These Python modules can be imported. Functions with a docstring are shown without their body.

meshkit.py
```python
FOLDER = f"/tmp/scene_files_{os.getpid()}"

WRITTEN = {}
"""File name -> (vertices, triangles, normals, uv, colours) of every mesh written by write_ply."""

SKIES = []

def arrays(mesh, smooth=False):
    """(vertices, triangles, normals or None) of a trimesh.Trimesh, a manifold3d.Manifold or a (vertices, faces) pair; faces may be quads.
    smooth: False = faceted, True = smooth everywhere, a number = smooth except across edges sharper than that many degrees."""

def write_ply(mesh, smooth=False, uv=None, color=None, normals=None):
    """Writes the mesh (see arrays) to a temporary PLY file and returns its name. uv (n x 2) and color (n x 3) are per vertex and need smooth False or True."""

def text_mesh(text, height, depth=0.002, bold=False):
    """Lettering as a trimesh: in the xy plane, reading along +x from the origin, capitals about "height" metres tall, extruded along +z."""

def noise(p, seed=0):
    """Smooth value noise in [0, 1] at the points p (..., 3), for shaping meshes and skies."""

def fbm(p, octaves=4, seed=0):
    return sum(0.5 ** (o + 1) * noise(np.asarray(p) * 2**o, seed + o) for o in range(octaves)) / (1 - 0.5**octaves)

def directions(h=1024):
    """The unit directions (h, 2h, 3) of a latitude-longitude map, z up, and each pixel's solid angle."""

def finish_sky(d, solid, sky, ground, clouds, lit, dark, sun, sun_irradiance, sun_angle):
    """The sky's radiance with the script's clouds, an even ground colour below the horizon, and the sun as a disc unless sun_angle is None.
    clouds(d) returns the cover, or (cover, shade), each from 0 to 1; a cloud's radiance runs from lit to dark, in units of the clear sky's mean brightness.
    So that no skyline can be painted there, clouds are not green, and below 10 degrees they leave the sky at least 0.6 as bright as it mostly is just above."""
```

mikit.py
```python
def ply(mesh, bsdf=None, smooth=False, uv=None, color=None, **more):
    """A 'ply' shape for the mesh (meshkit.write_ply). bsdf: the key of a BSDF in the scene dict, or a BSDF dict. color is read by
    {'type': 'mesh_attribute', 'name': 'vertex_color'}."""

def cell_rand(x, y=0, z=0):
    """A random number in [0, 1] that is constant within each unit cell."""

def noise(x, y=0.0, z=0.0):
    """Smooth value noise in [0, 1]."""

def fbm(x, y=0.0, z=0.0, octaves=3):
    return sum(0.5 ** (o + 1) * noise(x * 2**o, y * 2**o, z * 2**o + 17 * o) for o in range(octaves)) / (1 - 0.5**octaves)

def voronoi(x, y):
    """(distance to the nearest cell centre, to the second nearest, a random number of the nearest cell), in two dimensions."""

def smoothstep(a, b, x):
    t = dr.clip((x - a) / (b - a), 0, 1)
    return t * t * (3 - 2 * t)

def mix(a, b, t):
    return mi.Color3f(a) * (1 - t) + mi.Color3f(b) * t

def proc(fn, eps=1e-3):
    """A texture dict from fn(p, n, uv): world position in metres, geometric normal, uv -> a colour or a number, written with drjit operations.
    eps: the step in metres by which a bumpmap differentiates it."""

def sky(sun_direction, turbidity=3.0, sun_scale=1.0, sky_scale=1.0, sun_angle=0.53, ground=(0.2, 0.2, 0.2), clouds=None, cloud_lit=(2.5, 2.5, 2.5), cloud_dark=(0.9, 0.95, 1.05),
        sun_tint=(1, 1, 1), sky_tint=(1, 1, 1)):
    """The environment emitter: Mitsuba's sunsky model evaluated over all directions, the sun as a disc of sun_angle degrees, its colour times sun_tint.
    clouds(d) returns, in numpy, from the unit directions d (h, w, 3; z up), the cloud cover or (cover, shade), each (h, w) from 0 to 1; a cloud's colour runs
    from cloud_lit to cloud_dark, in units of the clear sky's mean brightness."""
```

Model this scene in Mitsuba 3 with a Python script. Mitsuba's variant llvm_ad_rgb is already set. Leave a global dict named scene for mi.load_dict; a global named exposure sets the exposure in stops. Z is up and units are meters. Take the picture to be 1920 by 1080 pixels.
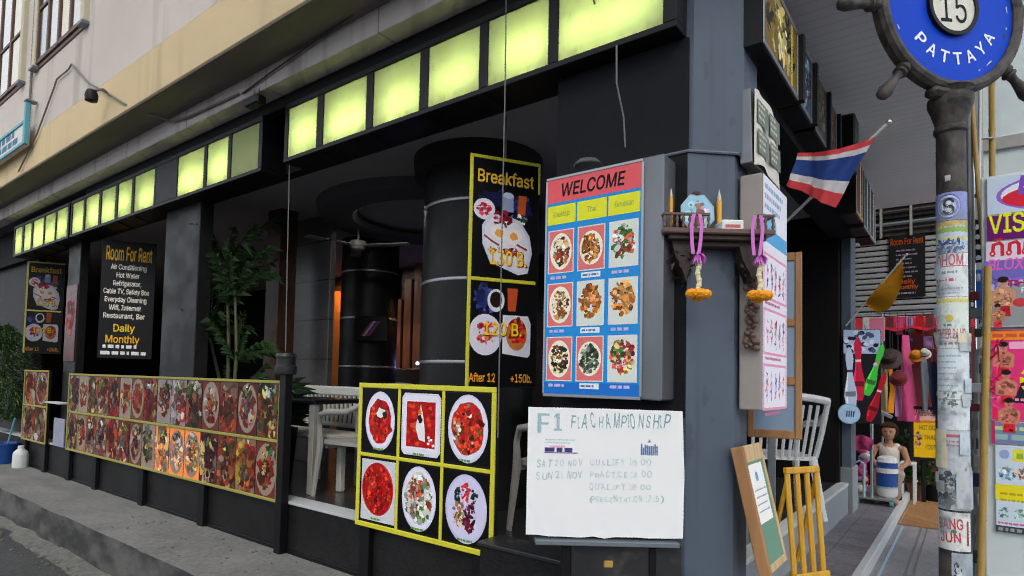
import math, random
import numpy as np, trimesh, drjit as dr, mitsuba as mi
import mikit, meshkit
from mikit import proc, noise, fbm, mix, smoothstep, cell_rand
T = mi.ScalarTransform4f
PI = math.pi
rng = random.Random(11)
scene, labels = {}, {}

# ---------------------------------------------------------------- camera, sky, exposure
CAM = (0.971, -2.679, 1.3)
YAW, PIT, ROLL = (math.radians(a) for a in (128.772, 2.571, 1.3596))
_f = np.array([math.cos(PIT) * math.cos(YAW), math.cos(PIT) * math.sin(YAW), math.sin(PIT)])
_r0 = np.array([math.sin(YAW), -math.cos(YAW), 0.0]); _u0 = np.cross(_r0, _f)
_u = -math.sin(ROLL) * _r0 + math.cos(ROLL) * _u0
scene['camera'] = {'type': 'perspective', 'fov': 2 * math.degrees(math.atan(960 / 1146.97)), 'fov_axis': 'x',
    'near_clip': 0.05, 'far_clip': 300.0,
    'principal_point_offset_x': 61.93 / 1920, 'principal_point_offset_y': -119.19 / 1080,
    'to_world': T().look_at(origin=list(CAM), target=list(np.array(CAM) + _f), up=list(_u))}
scene['sky_light'] = mikit.sky((0.55, -0.72, 0.75), turbidity=4, sun_scale=0.16, sun_angle=25, sky_scale=1.0,
    clouds=lambda d: 1.0, cloud_lit=(2.05, 2.2, 2.38), cloud_dark=(1.4, 1.45, 1.55), sun_tint=(0.92, 1.0, 1.1))
exposure = 2.45

# ---------------------------------------------------------------- helpers
def lin(c):
    """sRGB 0-255 -> linear"""
    c = np.asarray(c, float) / 255
    return tuple(float(x) for x in np.where(c < 0.04045, c / 12.92, ((c + 0.055) / 1.055) ** 2.4))

def key(name, parent=None):
    full = f'{parent}__{name}' if parent else name
    k, i = full, 1
    while k in scene or k in labels or any(q.startswith(k + '__') for q in (scene if parent is None else ())):
        k = f'{full}_{i:03d}'; i += 1
    return k

def thing(name, label, cat, group=None):
    k = key(name)
    labels[k] = {'label': label, 'category': cat}
    if group: labels[k]['group'] = group
    return k

def put(name, m, mat, parent=None, smooth=False, color=None, label=None, kind=None):
    k = key(name, parent)
    if isinstance(m, MB): m = m.mesh()
    scene[k] = mikit.ply(m, mat, smooth=smooth, **({'color': color} if color is not None else {}))
    if label or kind: labels[k] = {}
    if label: labels[k]['label'] = label
    if kind: labels[k]['kind'] = kind
    return k

def solo(name, m, mat, label, cat, group=None, smooth=False, color=None):
    k = put(name, m, mat, None, smooth, color)
    labels[k] = {'label': label, 'category': cat}
    if group: labels[k]['group'] = group
    return k

def struct(name, m, mat, smooth=False):
    k = put(name, m, mat, None, smooth)
    labels[k] = {'label': name.replace('_', ' '), 'kind': 'structure'}
    return k

class Fr:
    """a local frame: origin, u (right), v (up), w = u x v (out)"""
    def __init__(s, o, u, v=(0, 0, 1)):
        s.o = np.array(o, float); s.u = np.array(u, float) / np.linalg.norm(u)
        v = np.array(v, float); v = v - s.u * (v @ s.u); s.v = v / np.linalg.norm(v)
        s.w = np.cross(s.u, s.v)
    def p(s, a, b, c=0.0): return s.o + s.u * a + s.v * b + s.w * c
    def pts(s, q):
        q = np.asarray(q, float); return s.o + q[:, :1] * s.u + q[:, 1:2] * s.v + q[:, 2:3] * s.w
    def at(s, a, b, c=0.0): return Fr(s.p(a, b, c), s.u, s.v)

W0 = Fr((0, 0, 0), (1, 0, 0), (0, 1, 0))

class MB:
    def __init__(s): s.v, s.f, s.n = [], [], 0
    def add(s, v, f):
        v = np.asarray(v, float); f = np.asarray(f, int)
        if f.shape[1] == 4: f = np.vstack([f[:, [0, 1, 2]], f[:, [0, 2, 3]]])
        s.v.append(v); s.f.append(f + s.n); s.n += len(v); return s
    def tm(s, m): return s.add(m.vertices, m.faces)
    def mesh(s): return trimesh.Trimesh(np.vstack(s.v), np.vstack(s.f), process=False)
    def box(s, x0, x1, y0, y1, z0, z1, ch=0.0, fr=None):
        fr = fr or W0
        x0, x1 = min(x0, x1), max(x0, x1); y0, y1 = min(y0, y1), max(y0, y1); z0, z1 = min(z0, z1), max(z0, z1)
        ch = min(ch, 0.45 * min(x1 - x0, y1 - y0, z1 - z0))
        if ch <= 0:
            q = np.array([[x, y, z] for x in (x0, x1) for y in (y0, y1) for z in (z0, z1)])
            f = [[0, 1, 3, 2], [4, 6, 7, 5], [0, 4, 5, 1], [2, 3, 7, 6], [0, 2, 6, 4], [1, 5, 7, 3]]
            return s.add(fr.pts(q), f)
        q = []
        for x, sx in ((x0, 1), (x1, -1)):
            for y, sy in ((y0, 1), (y1, -1)):
                for z, sz in ((z0, 1), (z1, -1)):
                    q += [[x + sx * ch, y + sy * ch, z], [x + sx * ch, y, z + sz * ch], [x, y + sy * ch, z + sz * ch]]
        h = trimesh.convex.convex_hull(np.array(q))
        return s.add(fr.pts(h.vertices), h.faces)
    def tube(s, path, r, n=8, cap=True):
        path = [np.asarray(p, float) for p in path]; m = len(path)
        rs = [r] * m if np.isscalar(r) else list(r)
        rings, a = [], None
        for i in range(m):
            d = path[min(i + 1, m - 1)] - path[max(i - 1, 0)]; d = d / (np.linalg.norm(d) + 1e-12)
            if a is None: a = np.cross(d, [0, 0, 1.0] if abs(d[2]) < 0.9 else [1.0, 0, 0])
            a = a - d * (a @ d)
            if np.linalg.norm(a) < 1e-6: a = np.cross(d, [0.3, 0.5, 0.8])
            a /= np.linalg.norm(a); b = np.cross(d, a)
            t = np.arange(n) * 2 * PI / n
            rings.append(path[i] + rs[i] * (np.cos(t)[:, None] * a + np.sin(t)[:, None] * b))
        v = np.vstack(rings + [path[0][None], path[-1][None]]); f = []
        for i in range(m - 1):
            for k in range(n):
                a, b = i * n + k, i * n + (k + 1) % n
                f += [[a, b, b + n], [a, b + n, a + n]]
        if cap:
            for k in range(n):
                f.append([m * n, (k + 1) % n, k]); f.append([m * n + 1, (m - 1) * n + k, (m - 1) * n + (k + 1) % n])
        return s.add(v, f)
    def lathe(s, prof, c, n=24, axis=(0, 0, 1)):
        """prof: [(r, h)], h along axis"""
        ax = np.array(axis, float); ax /= np.linalg.norm(ax)
        a = np.cross(ax, [1, 0, 0] if abs(ax[0]) < 0.9 else [0, 1, 0]); a /= np.linalg.norm(a); b = np.cross(ax, a)
        t = np.arange(n) * 2 * PI / n; v, f = [], []
        for r, h in prof: v.append(np.array(c) + ax * h + r * (np.cos(t)[:, None] * a + np.sin(t)[:, None] * b))
        for i in range(len(prof) - 1):
            for k in range(n):
                p, q = i * n + k, i * n + (k + 1) % n
                f += [[p, q, q + n], [p, q + n, p + n]]
        return s.add(np.vstack(v), f)
    def prism(s, poly, fr, c0, c1):
        """convex or star-shaped polygon (a, b) extruded along w from c0 to c1"""
        q = np.asarray(poly, float); n = len(q); ctr = q.mean(0)
        v = [fr.p(a, b, c0) for a, b in q] + [fr.p(a, b, c1) for a, b in q] + [fr.p(*ctr, c0), fr.p(*ctr, c1)]
        f = []
        for i in range(n):
            j = (i + 1) % n
            f += [[i, j, n + j], [i, n + j, n + i], [2 * n, j, i], [2 * n + 1, n + i, n + j]]
        return s.add(v, f)
    def sheet(s, grid):
        """grid (h, w, 3)"""
        g = np.asarray(grid, float); h, w = g.shape[:2]; f = []
        for i in range(h - 1):
            for j in range(w - 1):
                a = i * w + j; f.append([a, a + 1, a + w + 1, a + w])
        return s.add(g.reshape(-1, 3), f)

def hulls(chains, edge=0.02, smooth=6):
    """joined limbs: chains of [(point, radius), ...] as one smoothed body"""
    import manifold3d as m3
    def ball(p, r): return m3.Manifold.sphere(r, 14).translate([float(x) for x in p])
    parts = []
    for ch in chains:
        for (p, r), (q, t) in zip(ch[:-1], ch[1:]): parts.append(m3.Manifold.batch_hull([ball(p, r), ball(q, t)]))
    b = m3.Manifold.batch_boolean(parts, m3.OpType.Add).refine_to_length(edge).to_mesh()
    t = trimesh.Trimesh(b.vert_properties[:, :3], b.tri_verts)
    trimesh.smoothing.filter_taubin(t, iterations=smooth)
    return t

_text = {}
class Art:
    """flat print in a panel's own plane: coloured shapes laid on one another, a = right, b = up (metres)"""
    def __init__(s): s.items = []
    def poly(s, pts, col, layer=0):
        s.items.append((np.asarray(pts, float), col, layer)); return s
    def rect(s, x, y, w, h, col, layer=0, nx=1):
        for i in range(nx):
            a, b = x + w * i / nx, x + w * (i + 1) / nx
            s.poly([(a, y), (b, y), (b, y + h), (a, y + h)], col, layer)
        return s
    def ell(s, x, y, rx, ry, col, layer=0, n=20, rot=0.0, jag=0.0, r=None):
        t = np.arange(n) * 2 * PI / n
        k = np.ones(n) if not jag else np.array([1 + jag * (r.random() * 2 - 1) for _ in range(n)])
        c, sn = math.cos(rot), math.sin(rot)
        px, py = rx * k * np.cos(t), ry * k * np.sin(t)
        return s.poly(np.stack([x + px * c - py * sn, y + px * sn + py * c], 1), col, layer)
    def food(s, x, y, rx, ry, pal, n, r, layer=3, size=0.3):
        size, n, cen = size * 0.62, int(n * 2.1), [(r.random() * 2 * PI, r.random() ** .5, pal[r.randrange(len(pal))]) for _ in range(5)]
        for i in range(n):
            a, q = r.random() * 2 * PI, math.sqrt(r.random()) * (1 - size * 0.7)
            k = size * (0.35 + 1.1 * r.random() ** 1.5)
            # neighbouring scraps share a colour, as on a real dish
            near = min(cen, key=lambda t: (q * math.cos(a) - t[1] * math.cos(t[0])) ** 2 + (q * math.sin(a) - t[1] * math.sin(t[0])) ** 2)[2]
            c = np.clip(np.array(near if r.random() < .55 else pal[r.randrange(len(pal))], float) * (0.55 + 0.75 * r.random()), 0, 255)
            s.ell(x + rx * q * math.cos(a), y + ry * q * math.sin(a), rx * k, ry * k * (0.5 + 0.6 * r.random()), c, layer + i * 0.06, 7, r.random() * PI, 0.35, r)
        return s
    def text(s, txt, x, y, h, col, layer=4, w=None, bold=False, anchor='l', slant=0.0, rot=0.0):
        if (txt, bold) not in _text:
            m = meshkit.text_mesh(txt, 1.0, 0.01, bold)
            keep = m.face_normals[:, 2] > 0.5
            _text[(txt, bold)] = (np.array(m.vertices)[:, :2], np.array(m.faces)[keep])
        v, f = _text[(txt, bold)]; v = v.copy() * h
        if w: v[:, 0] *= w / (v[:, 0].max() - v[:, 0].min())
        wd = v[:, 0].max() - v[:, 0].min()
        v[:, 0] -= v[:, 0].min() + {'l': 0, 'c': wd / 2, 'r': wd}[anchor]
        v[:, 0] += slant * v[:, 1]
        c, sn = math.cos(rot), math.sin(rot)
        v = np.stack([x + v[:, 0] * c - v[:, 1] * sn, y + v[:, 0] * sn + v[:, 1] * c], 1)
        s.items.append(((v, f), col, layer)); return s
    def lines(s, x, y, w, n, dy, h, col, r, layer=4):
        """print too small to read"""
        for i in range(n):
            xx, end = x, x + w * (0.7 + 0.3 * r.random())
            while xx < end:
                q = h * (0.6 + 2.2 * r.random()); s.rect(xx, y - i * dy, min(q, end - xx), h, col, layer); xx += q + h * 0.5
        return s
    def stroke(s, pts, wd, col, layer=4):
        for (a, b), (c, d) in zip(pts[:-1], pts[1:]):
            l = math.hypot(c - a, d - b) + 1e-9; nx, ny = -(d - b) / l * wd / 2, (c - a) / l * wd / 2
            ex, ey = (c - a) / l * wd * 0.3, (d - b) / l * wd * 0.3
            s.poly([(a + nx - ex, b + ny - ey), (a - nx - ex, b - ny - ey), (c - nx + ex, d - ny + ey), (c + nx + ex, d + ny + ey)], col, layer)
        return s
    def build(s, fr, off=0.001, step=0.0004, warp=None, clip=None):
        V, F, C, n = [], [], [], 0
        for pts, col, layer in s.items:
            if isinstance(pts, tuple): q, f = pts
            else:
                q = np.vstack([pts, pts.mean(0)]); m = len(pts)
                f = np.array([[i, (i + 1) % m, m] for i in range(m)])
            if clip is not None:
                q = np.stack([np.clip(q[:, 0], clip[0], clip[2]), np.clip(q[:, 1], clip[1], clip[3])], 1)
            c = off + layer * step
            p = warp(q, c) if warp else fr.pts(np.column_stack([q, np.full(len(q), c)]))
            d = np.einsum('ij,ij->i', np.cross(p[f[:, 1]] - p[f[:, 0]], p[f[:, 2]] - p[f[:, 0]]), np.ones((len(f), 3)) * (fr.w if not warp else np.zeros(3)))
            f = np.where((d < 0)[:, None], f[:, ::-1], f)
            V.append(p); F.append(f + n); n += len(q); C.append(np.tile(lin(col), (len(q), 1)))
        return trimesh.Trimesh(np.vstack(V), np.vstack(F), process=False), np.vstack(C)

def print_on(name, art, fr, parent, off=0.001, mat='print', clip=None, label=None, warp=None, step=0.0004):
    m, c = art.build(fr, off, step, warp, clip)
    return put(name, m, mat, parent, False, c, label)

def frame_bars(fr, w, h, t, d, back=0.0, ch=0.003):
    """four mitre-less bars round a panel: outside size w x h, bar width t, proud d"""
    m = MB()
    m.box(0, w, 0, t, -back, d, ch, fr); m.box(0, w, h - t, h, -back, d, ch, fr)
    m.box(0, t, t, h - t, -back, d - 0.001, ch, fr); m.box(w - t, w, t, h - t, -back, d - 0.001, ch, fr)
    return m

# ---------------------------------------------------------------- materials
def mat(name, col, rough=0.6, spec=0.5, metal=0.0, two=True, **kw):
    c = col if isinstance(col, dict) else {'type': 'rgb', 'value': [float(x) for x in col]}
    r = rough if isinstance(rough, dict) else float(rough)
    b = {'type': 'principled', 'base_color': c, 'roughness': r, 'specular': spec, 'metallic': metal, **kw}
    scene[name] = {'type': 'twosided', 'bsdf': b} if two else b
    return name

def bumped(name, col, rough, fn, scale, eps=2e-3, spec=0.4):
    c = col if isinstance(col, dict) else {'type': 'rgb', 'value': [float(x) for x in col]}
    scene[name] = {'type': 'twosided', 'bsdf': {'type': 'bumpmap', 'arbitrary': proc(fn, eps), 'scale': scale,
        'bsdf': {'type': 'principled', 'base_color': c, 'roughness': rough if isinstance(rough, dict) else float(rough), 'specular': spec}}}
    return name

scene['print'] = {'type': 'twosided', 'bsdf': {'type': 'principled', 'base_color': {'type': 'mesh_attribute', 'name': 'vertex_color'}, 'roughness': 0.5, 'specular': 0.15}}
def worn_fn(p, n, uv): return 0.12 + 0.55 * smoothstep(0.48, 0.75, fbm(p.x * 16 + p.y * 9, p.y * 16, p.z * 11, 4)) + 0.2 * smoothstep(0.6, 0.7, fbm(p.x * 60, p.y * 60, p.z * 40, 2))
scene['print_worn'] = {'type': 'blendbsdf', 'weight': proc(worn_fn), 'a': {'type': 'ref', 'id': 'print'}, 'b': {'type': 'twosided', 'bsdf': {'type': 'diffuse', 'reflectance': {'type': 'rgb', 'value': [0.24, 0.27, 0.30]}}}}
scene['print_matt'] = {'type': 'twosided', 'bsdf': {'type': 'principled', 'base_color': {'type': 'mesh_attribute', 'name': 'vertex_color'}, 'roughness': 0.8, 'specular': 0.2}}

def plaster_fn(p, n, uv):
    s = fbm(p.x * 5 + p.y * 5, p.z * 0.5, 3.0, 4); g = fbm(p.x * 1.1 + p.y, p.z * 1.3, 7.0, 4)
    st = smoothstep(0.55, 0.85, s) * 0.55
    return mix(mix((0.60, 0.535, 0.485), (0.49, 0.435, 0.395), g), (0.25, 0.225, 0.21), st)
def band_fn(p, n, uv):
    s = fbm(p.x * 6 + p.y * 6, p.z * 0.6, 1.0, 4); g = fbm(p.x * 1.3, p.z * 2.0, 2.0, 4)
    return mix(mix((0.64, 0.50, 0.29), (0.54, 0.42, 0.26), g), (0.34, 0.27, 0.18), smoothstep(0.58, 0.9, s) * 0.5)
def fascia_fn(p, n, uv):
    s = fbm(p.x * 9 + p.y * 9, p.z * 0.8, 5.0, 4); g = fbm(p.x * 1.0, p.z * 3, 9.0, 4)
    j = smoothstep(0.012, 0.0, dr.abs(p.x / 1.22 - dr.floor(p.x / 1.22) - 0.5) * 1.22)
    c = mix(mix((0.54, 0.49, 0.48), (0.43, 0.39, 0.38), g), (0.2, 0.16, 0.15), smoothstep(0.5, 0.85, s) * 0.6)
    return mix(c, (0.12, 0.1, 0.1), j * 0.7)
def concrete_fn(p, n, uv):
    g = fbm(p.x * 3, p.y * 3, p.z * 3, 5); f = fbm(p.x * 40, p.y * 40, p.z * 30, 3); b = fbm(p.x * 0.8, p.y * 1.8, 4.0, 3)
    c = mix((0.19, 0.187, 0.18), (0.12, 0.117, 0.113), g) * (0.75 + 0.5 * f)
    return mix(c, (0.09, 0.088, 0.085), smoothstep(0.52, 0.8, b) * 0.7)
def kerbface_fn(p, n, uv):
    g = fbm(p.x * 4, p.y * 4, p.z * 6, 5)
    return mix((0.10, 0.098, 0.095), (0.035, 0.035, 0.036), smoothstep(0.3, 0.7, g))
def asphalt_fn(p, n, uv):
    g = fbm(p.x * 60, p.y * 60, 0.0, 3); b = fbm(p.x * 1.5, p.y * 1.5, 3.0, 4)
    return mix((0.03, 0.031, 0.034), (0.075, 0.074, 0.074), g) * (0.7 + 0.6 * b)
def granite_fn(p, n, uv):
    g = fbm(p.x * 90, p.y * 90, p.z * 90, 2); b = fbm(p.x * 3 + p.y, p.z * 3, 1.0, 4)
    return mix((0.006, 0.006, 0.007), (0.018, 0.0175, 0.018), g) * (0.6 + 0.9 * b)
def granite_pale_fn(p, n, uv):
    g = fbm(p.x * 90, p.y * 90, p.z * 90, 2); b = fbm(p.x * 2 + p.y, p.z * 4, 1.0, 4)
    k = p.z / 0.42; j = smoothstep(0.02, 0.006, dr.abs(k - dr.floor(k) - 0.5))
    return mix(mix((0.05, 0.05, 0.054), (0.10, 0.098, 0.10), g) * (0.6 + 0.9 * b), (0.02, 0.02, 0.02), j)
def tile_fn(p, n, uv):
    g = fbm(p.x * 5, p.y * 5, 0.0, 4); f = fbm(p.x * 50, p.y * 50, 0.0, 2)
    jx = smoothstep(0.006, 0.002, dr.abs(p.x / 0.3 - dr.floor(p.x / 0.3) - 0.5) * 0.3); jy = smoothstep(0.006, 0.002, dr.abs(p.y / 0.3 - dr.floor(p.y / 0.3) - 0.5) * 0.3)
    c = mix((0.10, 0.094, 0.11), (0.18, 0.165, 0.185), g) * (0.8 + 0.4 * f)
    return mix(c, (0.045, 0.044, 0.048), dr.maximum(jx, jy) * 0.6)
def ground_fn(p, n, uv):
    g = fbm(p.x * 5, p.y * 3, 1.0, 4); f = fbm(p.x * 60, p.y * 60, 0.0, 2)
    return mix((0.18, 0.18, 0.20), (0.28, 0.265, 0.275), g) * (0.75 + 0.5 * f)
def soffit_fn(p, n, uv):
    k = p.y / 0.1; j = smoothstep(0.1, 0.03, dr.abs(k - dr.floor(k) - 0.5))
    g = fbm(p.x * 2, p.y * 2, 0.0, 4)
    return mix(mix((0.79, 0.80, 0.82), (0.70, 0.715, 0.735), g), (0.52, 0.53, 0.55), j * 0.4)
def wood_fn(p, n, uv):
    g = fbm(p.x * 30 + p.y * 30, p.z * 3, 0.0, 4)
    return mix((0.42, 0.22, 0.09), (0.25, 0.115, 0.045), g)
def palewood_fn(p, n, uv):
    g = fbm(p.x * 40 + p.y * 40, p.z * 4, 2.0, 4)
    return mix((0.60, 0.45, 0.26), (0.42, 0.28, 0.14), g)
def yellow_wood_fn(p, n, uv):
    g = fbm(p.x * 40 + p.y * 40, p.z * 6, 5.0, 4)
    return mix((0.66, 0.38, 0.03), (0.45, 0.22, 0.02), g)
def bamboo_fn(p, n, uv):
    g = fbm(p.x * 60 + p.y * 60, p.z * 8, 2.0, 3)
    return mix((0.50, 0.33, 0.08), (0.30, 0.19, 0.06), g)
def bluepaint_fn(p, n, uv):
    g = fbm(p.x * 3 + p.y * 3, p.z * 2, 0.0, 5); s = fbm(p.x * 14 + p.y * 14, p.z * 0.9, 4.0, 3)
    return mix(mix((0.086, 0.112, 0.155), (0.066, 0.087, 0.122), g), (0.03, 0.036, 0.046), dr.maximum(smoothstep(0.55, 0.9, s) * 0.35, smoothstep(0.68, 0.76, fbm(p.x * 9 + p.y * 9, p.z * 7, 3.0, 4)) * 0.3))
def darkpaint_fn(p, n, uv):
    g = fbm(p.x * 3 + p.y * 3, p.z * 2, 2.0, 5)
    return mix((0.012, 0.013, 0.017), (0.007, 0.0075, 0.010), g)
def cast_fn(p, n, uv):
    g = fbm(p.x * 25, p.y * 25, p.z * 14, 4)
    return mix((0.075, 0.062, 0.055), (0.028, 0.026, 0.026), smoothstep(0.3, 0.7, g))
def blackbox_fn(p, n, uv):
    g = fbm(p.x * 12, p.y * 12, p.z * 12, 4)
    return mix((0.016, 0.016, 0.018), (0.05, 0.047, 0.045), smoothstep(0.55, 0.85, g))
def plastic_grey_fn(p, n, uv):
    g = fbm(p.x * 8, p.y * 8, p.z * 5, 4)
    return mix((0.38, 0.37, 0.35), (0.25, 0.245, 0.235), g)
def bgwall_fn(p, n, uv):
    g = fbm(p.x * 1.5, p.z * 1.5, p.y, 4); s = fbm(p.x * 7 + p.y * 7, p.z * 0.5, 1.0, 3)
    return mix(mix((0.62, 0.70, 0.72), (0.5, 0.57, 0.59), g), (0.3, 0.32, 0.32), smoothstep(0.6, 0.9, s) * 0.5)
def alu_fn(p, n, uv):
    g = fbm(p.x * 6 + p.y * 6, p.z * 2.0, 1.0, 4)
    return mix((0.22, 0.23, 0.25), (0.10, 0.105, 0.12), g)
def beigebox_fn(p, n, uv):
    g = fbm(p.x * 6 + p.y * 6, p.z * 3.0, 1.0, 4)
    return mix((0.34, 0.30, 0.28), (0.24, 0.21, 0.2), g)
def rubble_fn(p, n, uv):
    g = fbm(p.x * 30, p.y * 30, p.z * 30, 3)
    return mix((0.19, 0.185, 0.165), (0.06, 0.058, 0.055), g)
def acrylic_fn(p, n, uv):
    d = fbm(p.x * 7, p.z * 2.5, 2.0, 4); q = fbm(p.x * 30, p.z * 30, 5.0, 3)
    low = smoothstep(2.98, 2.905, p.z) * smoothstep(0.35, 0.7, fbm(p.x * 16, p.z * 8, 1.0, 3))
    return mix(mix((0.69, 0.76, 0.42), (0.66, 0.72, 0.39), smoothstep(0.4, 0.75, d)), (0.30, 0.30, 0.16), dr.minimum(0.35, low * 0.3 + smoothstep(0.70, 0.82, q) * 0.15))
def bump_rough(p, n, uv): return fbm(p.x * 35, p.y * 35, p.z * 35, 4)
def bump_fine(p, n, uv): return fbm(p.x * 150, p.y * 150, p.z * 150, 2)
def dirty_rough(p, n, uv): return 0.25 + 0.4 * fbm(p.x * 6 + p.y * 3, p.z * 6, p.y * 4, 4)

bumped('plaster', proc(plaster_fn), 0.85, bump_rough, 0.004)
mat('band_paint', proc(band_fn), 0.85, 0.3); bumped('fascia_paint', proc(fascia_fn), 0.85, bump_rough, 0.003)
bumped('concrete', proc(concrete_fn), 0.9, bump_rough, 0.012); bumped('kerb_face', proc(kerbface_fn), 0.9, bump_rough, 0.02)
bumped('asphalt', proc(asphalt_fn), 0.85, bump_fine, 0.006)
mat('granite', proc(granite_fn), proc(dirty_rough), 0.22); mat('tile', proc(tile_fn), 0.42, 0.5); mat('ground_mat', proc(ground_fn), 0.6, 0.4)
mat('soffit_mat', proc(soffit_fn), 0.8, 0.3); mat('wood', proc(wood_fn), 0.55); mat('pale_wood', proc(palewood_fn), 0.6); mat('yellow_wood', proc(yellow_wood_fn), 0.4)
mat('bamboo', proc(bamboo_fn), 0.45); mat('blue_paint', proc(bluepaint_fn), 0.5, 0.4); mat('dark_paint', proc(darkpaint_fn), 0.7, 0.15); bumped('cast_iron', proc(cast_fn), 0.55, bump_rough, 0.006)
mat('black_box', proc(blackbox_fn), proc(dirty_rough), 0.5); mat('plastic_grey', proc(plastic_grey_fn), 0.5, 0.4); mat('pale_wall', proc(bgwall_fn), 0.85, 0.3)
mat('aluminium', proc(alu_fn), 0.35, 0.5, 0.6); mat('beige_box', proc(beigebox_fn), 0.6, 0.4); mat('rubble', proc(rubble_fn), 0.95, 0.2)
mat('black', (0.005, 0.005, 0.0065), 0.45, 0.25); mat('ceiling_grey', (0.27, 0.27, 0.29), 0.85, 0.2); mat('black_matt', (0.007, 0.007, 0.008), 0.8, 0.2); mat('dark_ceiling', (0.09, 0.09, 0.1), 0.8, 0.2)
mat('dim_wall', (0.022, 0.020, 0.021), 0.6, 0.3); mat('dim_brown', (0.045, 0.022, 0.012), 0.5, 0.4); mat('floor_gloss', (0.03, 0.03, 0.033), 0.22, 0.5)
mat('plastic_pale', (0.5, 0.5, 0.47), 0.5, 0.4); mat('white_plastic', (0.62, 0.64, 0.66), 0.4); mat('white_paint', (0.62, 0.61, 0.58), 0.6); mat('grey_edge', (0.42, 0.43, 0.44), 0.7, 0.3); mat('riser_paint', (0.22, 0.235, 0.26), 0.7, 0.3)
mat('yellow_trim', (0.62, 0.58, 0.03), 0.5); mat('yellow_old', (0.30, 0.27, 0.05), 0.6); mat('chrome', (0.6, 0.61, 0.63), 0.25, 0.5, 1.0); mat('steel', (0.35, 0.36, 0.38), 0.4, 0.5, 0.8)
mat('wire', (0.03, 0.028, 0.028), 0.6); mat('grey_wire', (0.16, 0.15, 0.15), 0.6); mat('window_wood', (0.085, 0.035, 0.022), 0.5); mat('cream_trim', (0.5, 0.46, 0.34), 0.7)
mat('curtain_cream', (0.55, 0.42, 0.2), 0.9, 0.1); mat('curtain_pale', (0.5, 0.46, 0.42), 0.9, 0.1); mat('slate', (0.13, 0.15, 0.17), 0.4); mat('turquoise', (0.09, 0.34, 0.42), 0.5)
mat('board_white', (0.82, 0.83, 0.84), 0.35, 0.4); mat('green_board', (0.13, 0.27, 0.20), 0.6, 0.3); mat('paper', (0.78, 0.79, 0.77), 0.8, 0.2); mat('blue_pane', (0.24, 0.34, 0.48), 0.3, 0.5)
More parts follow.
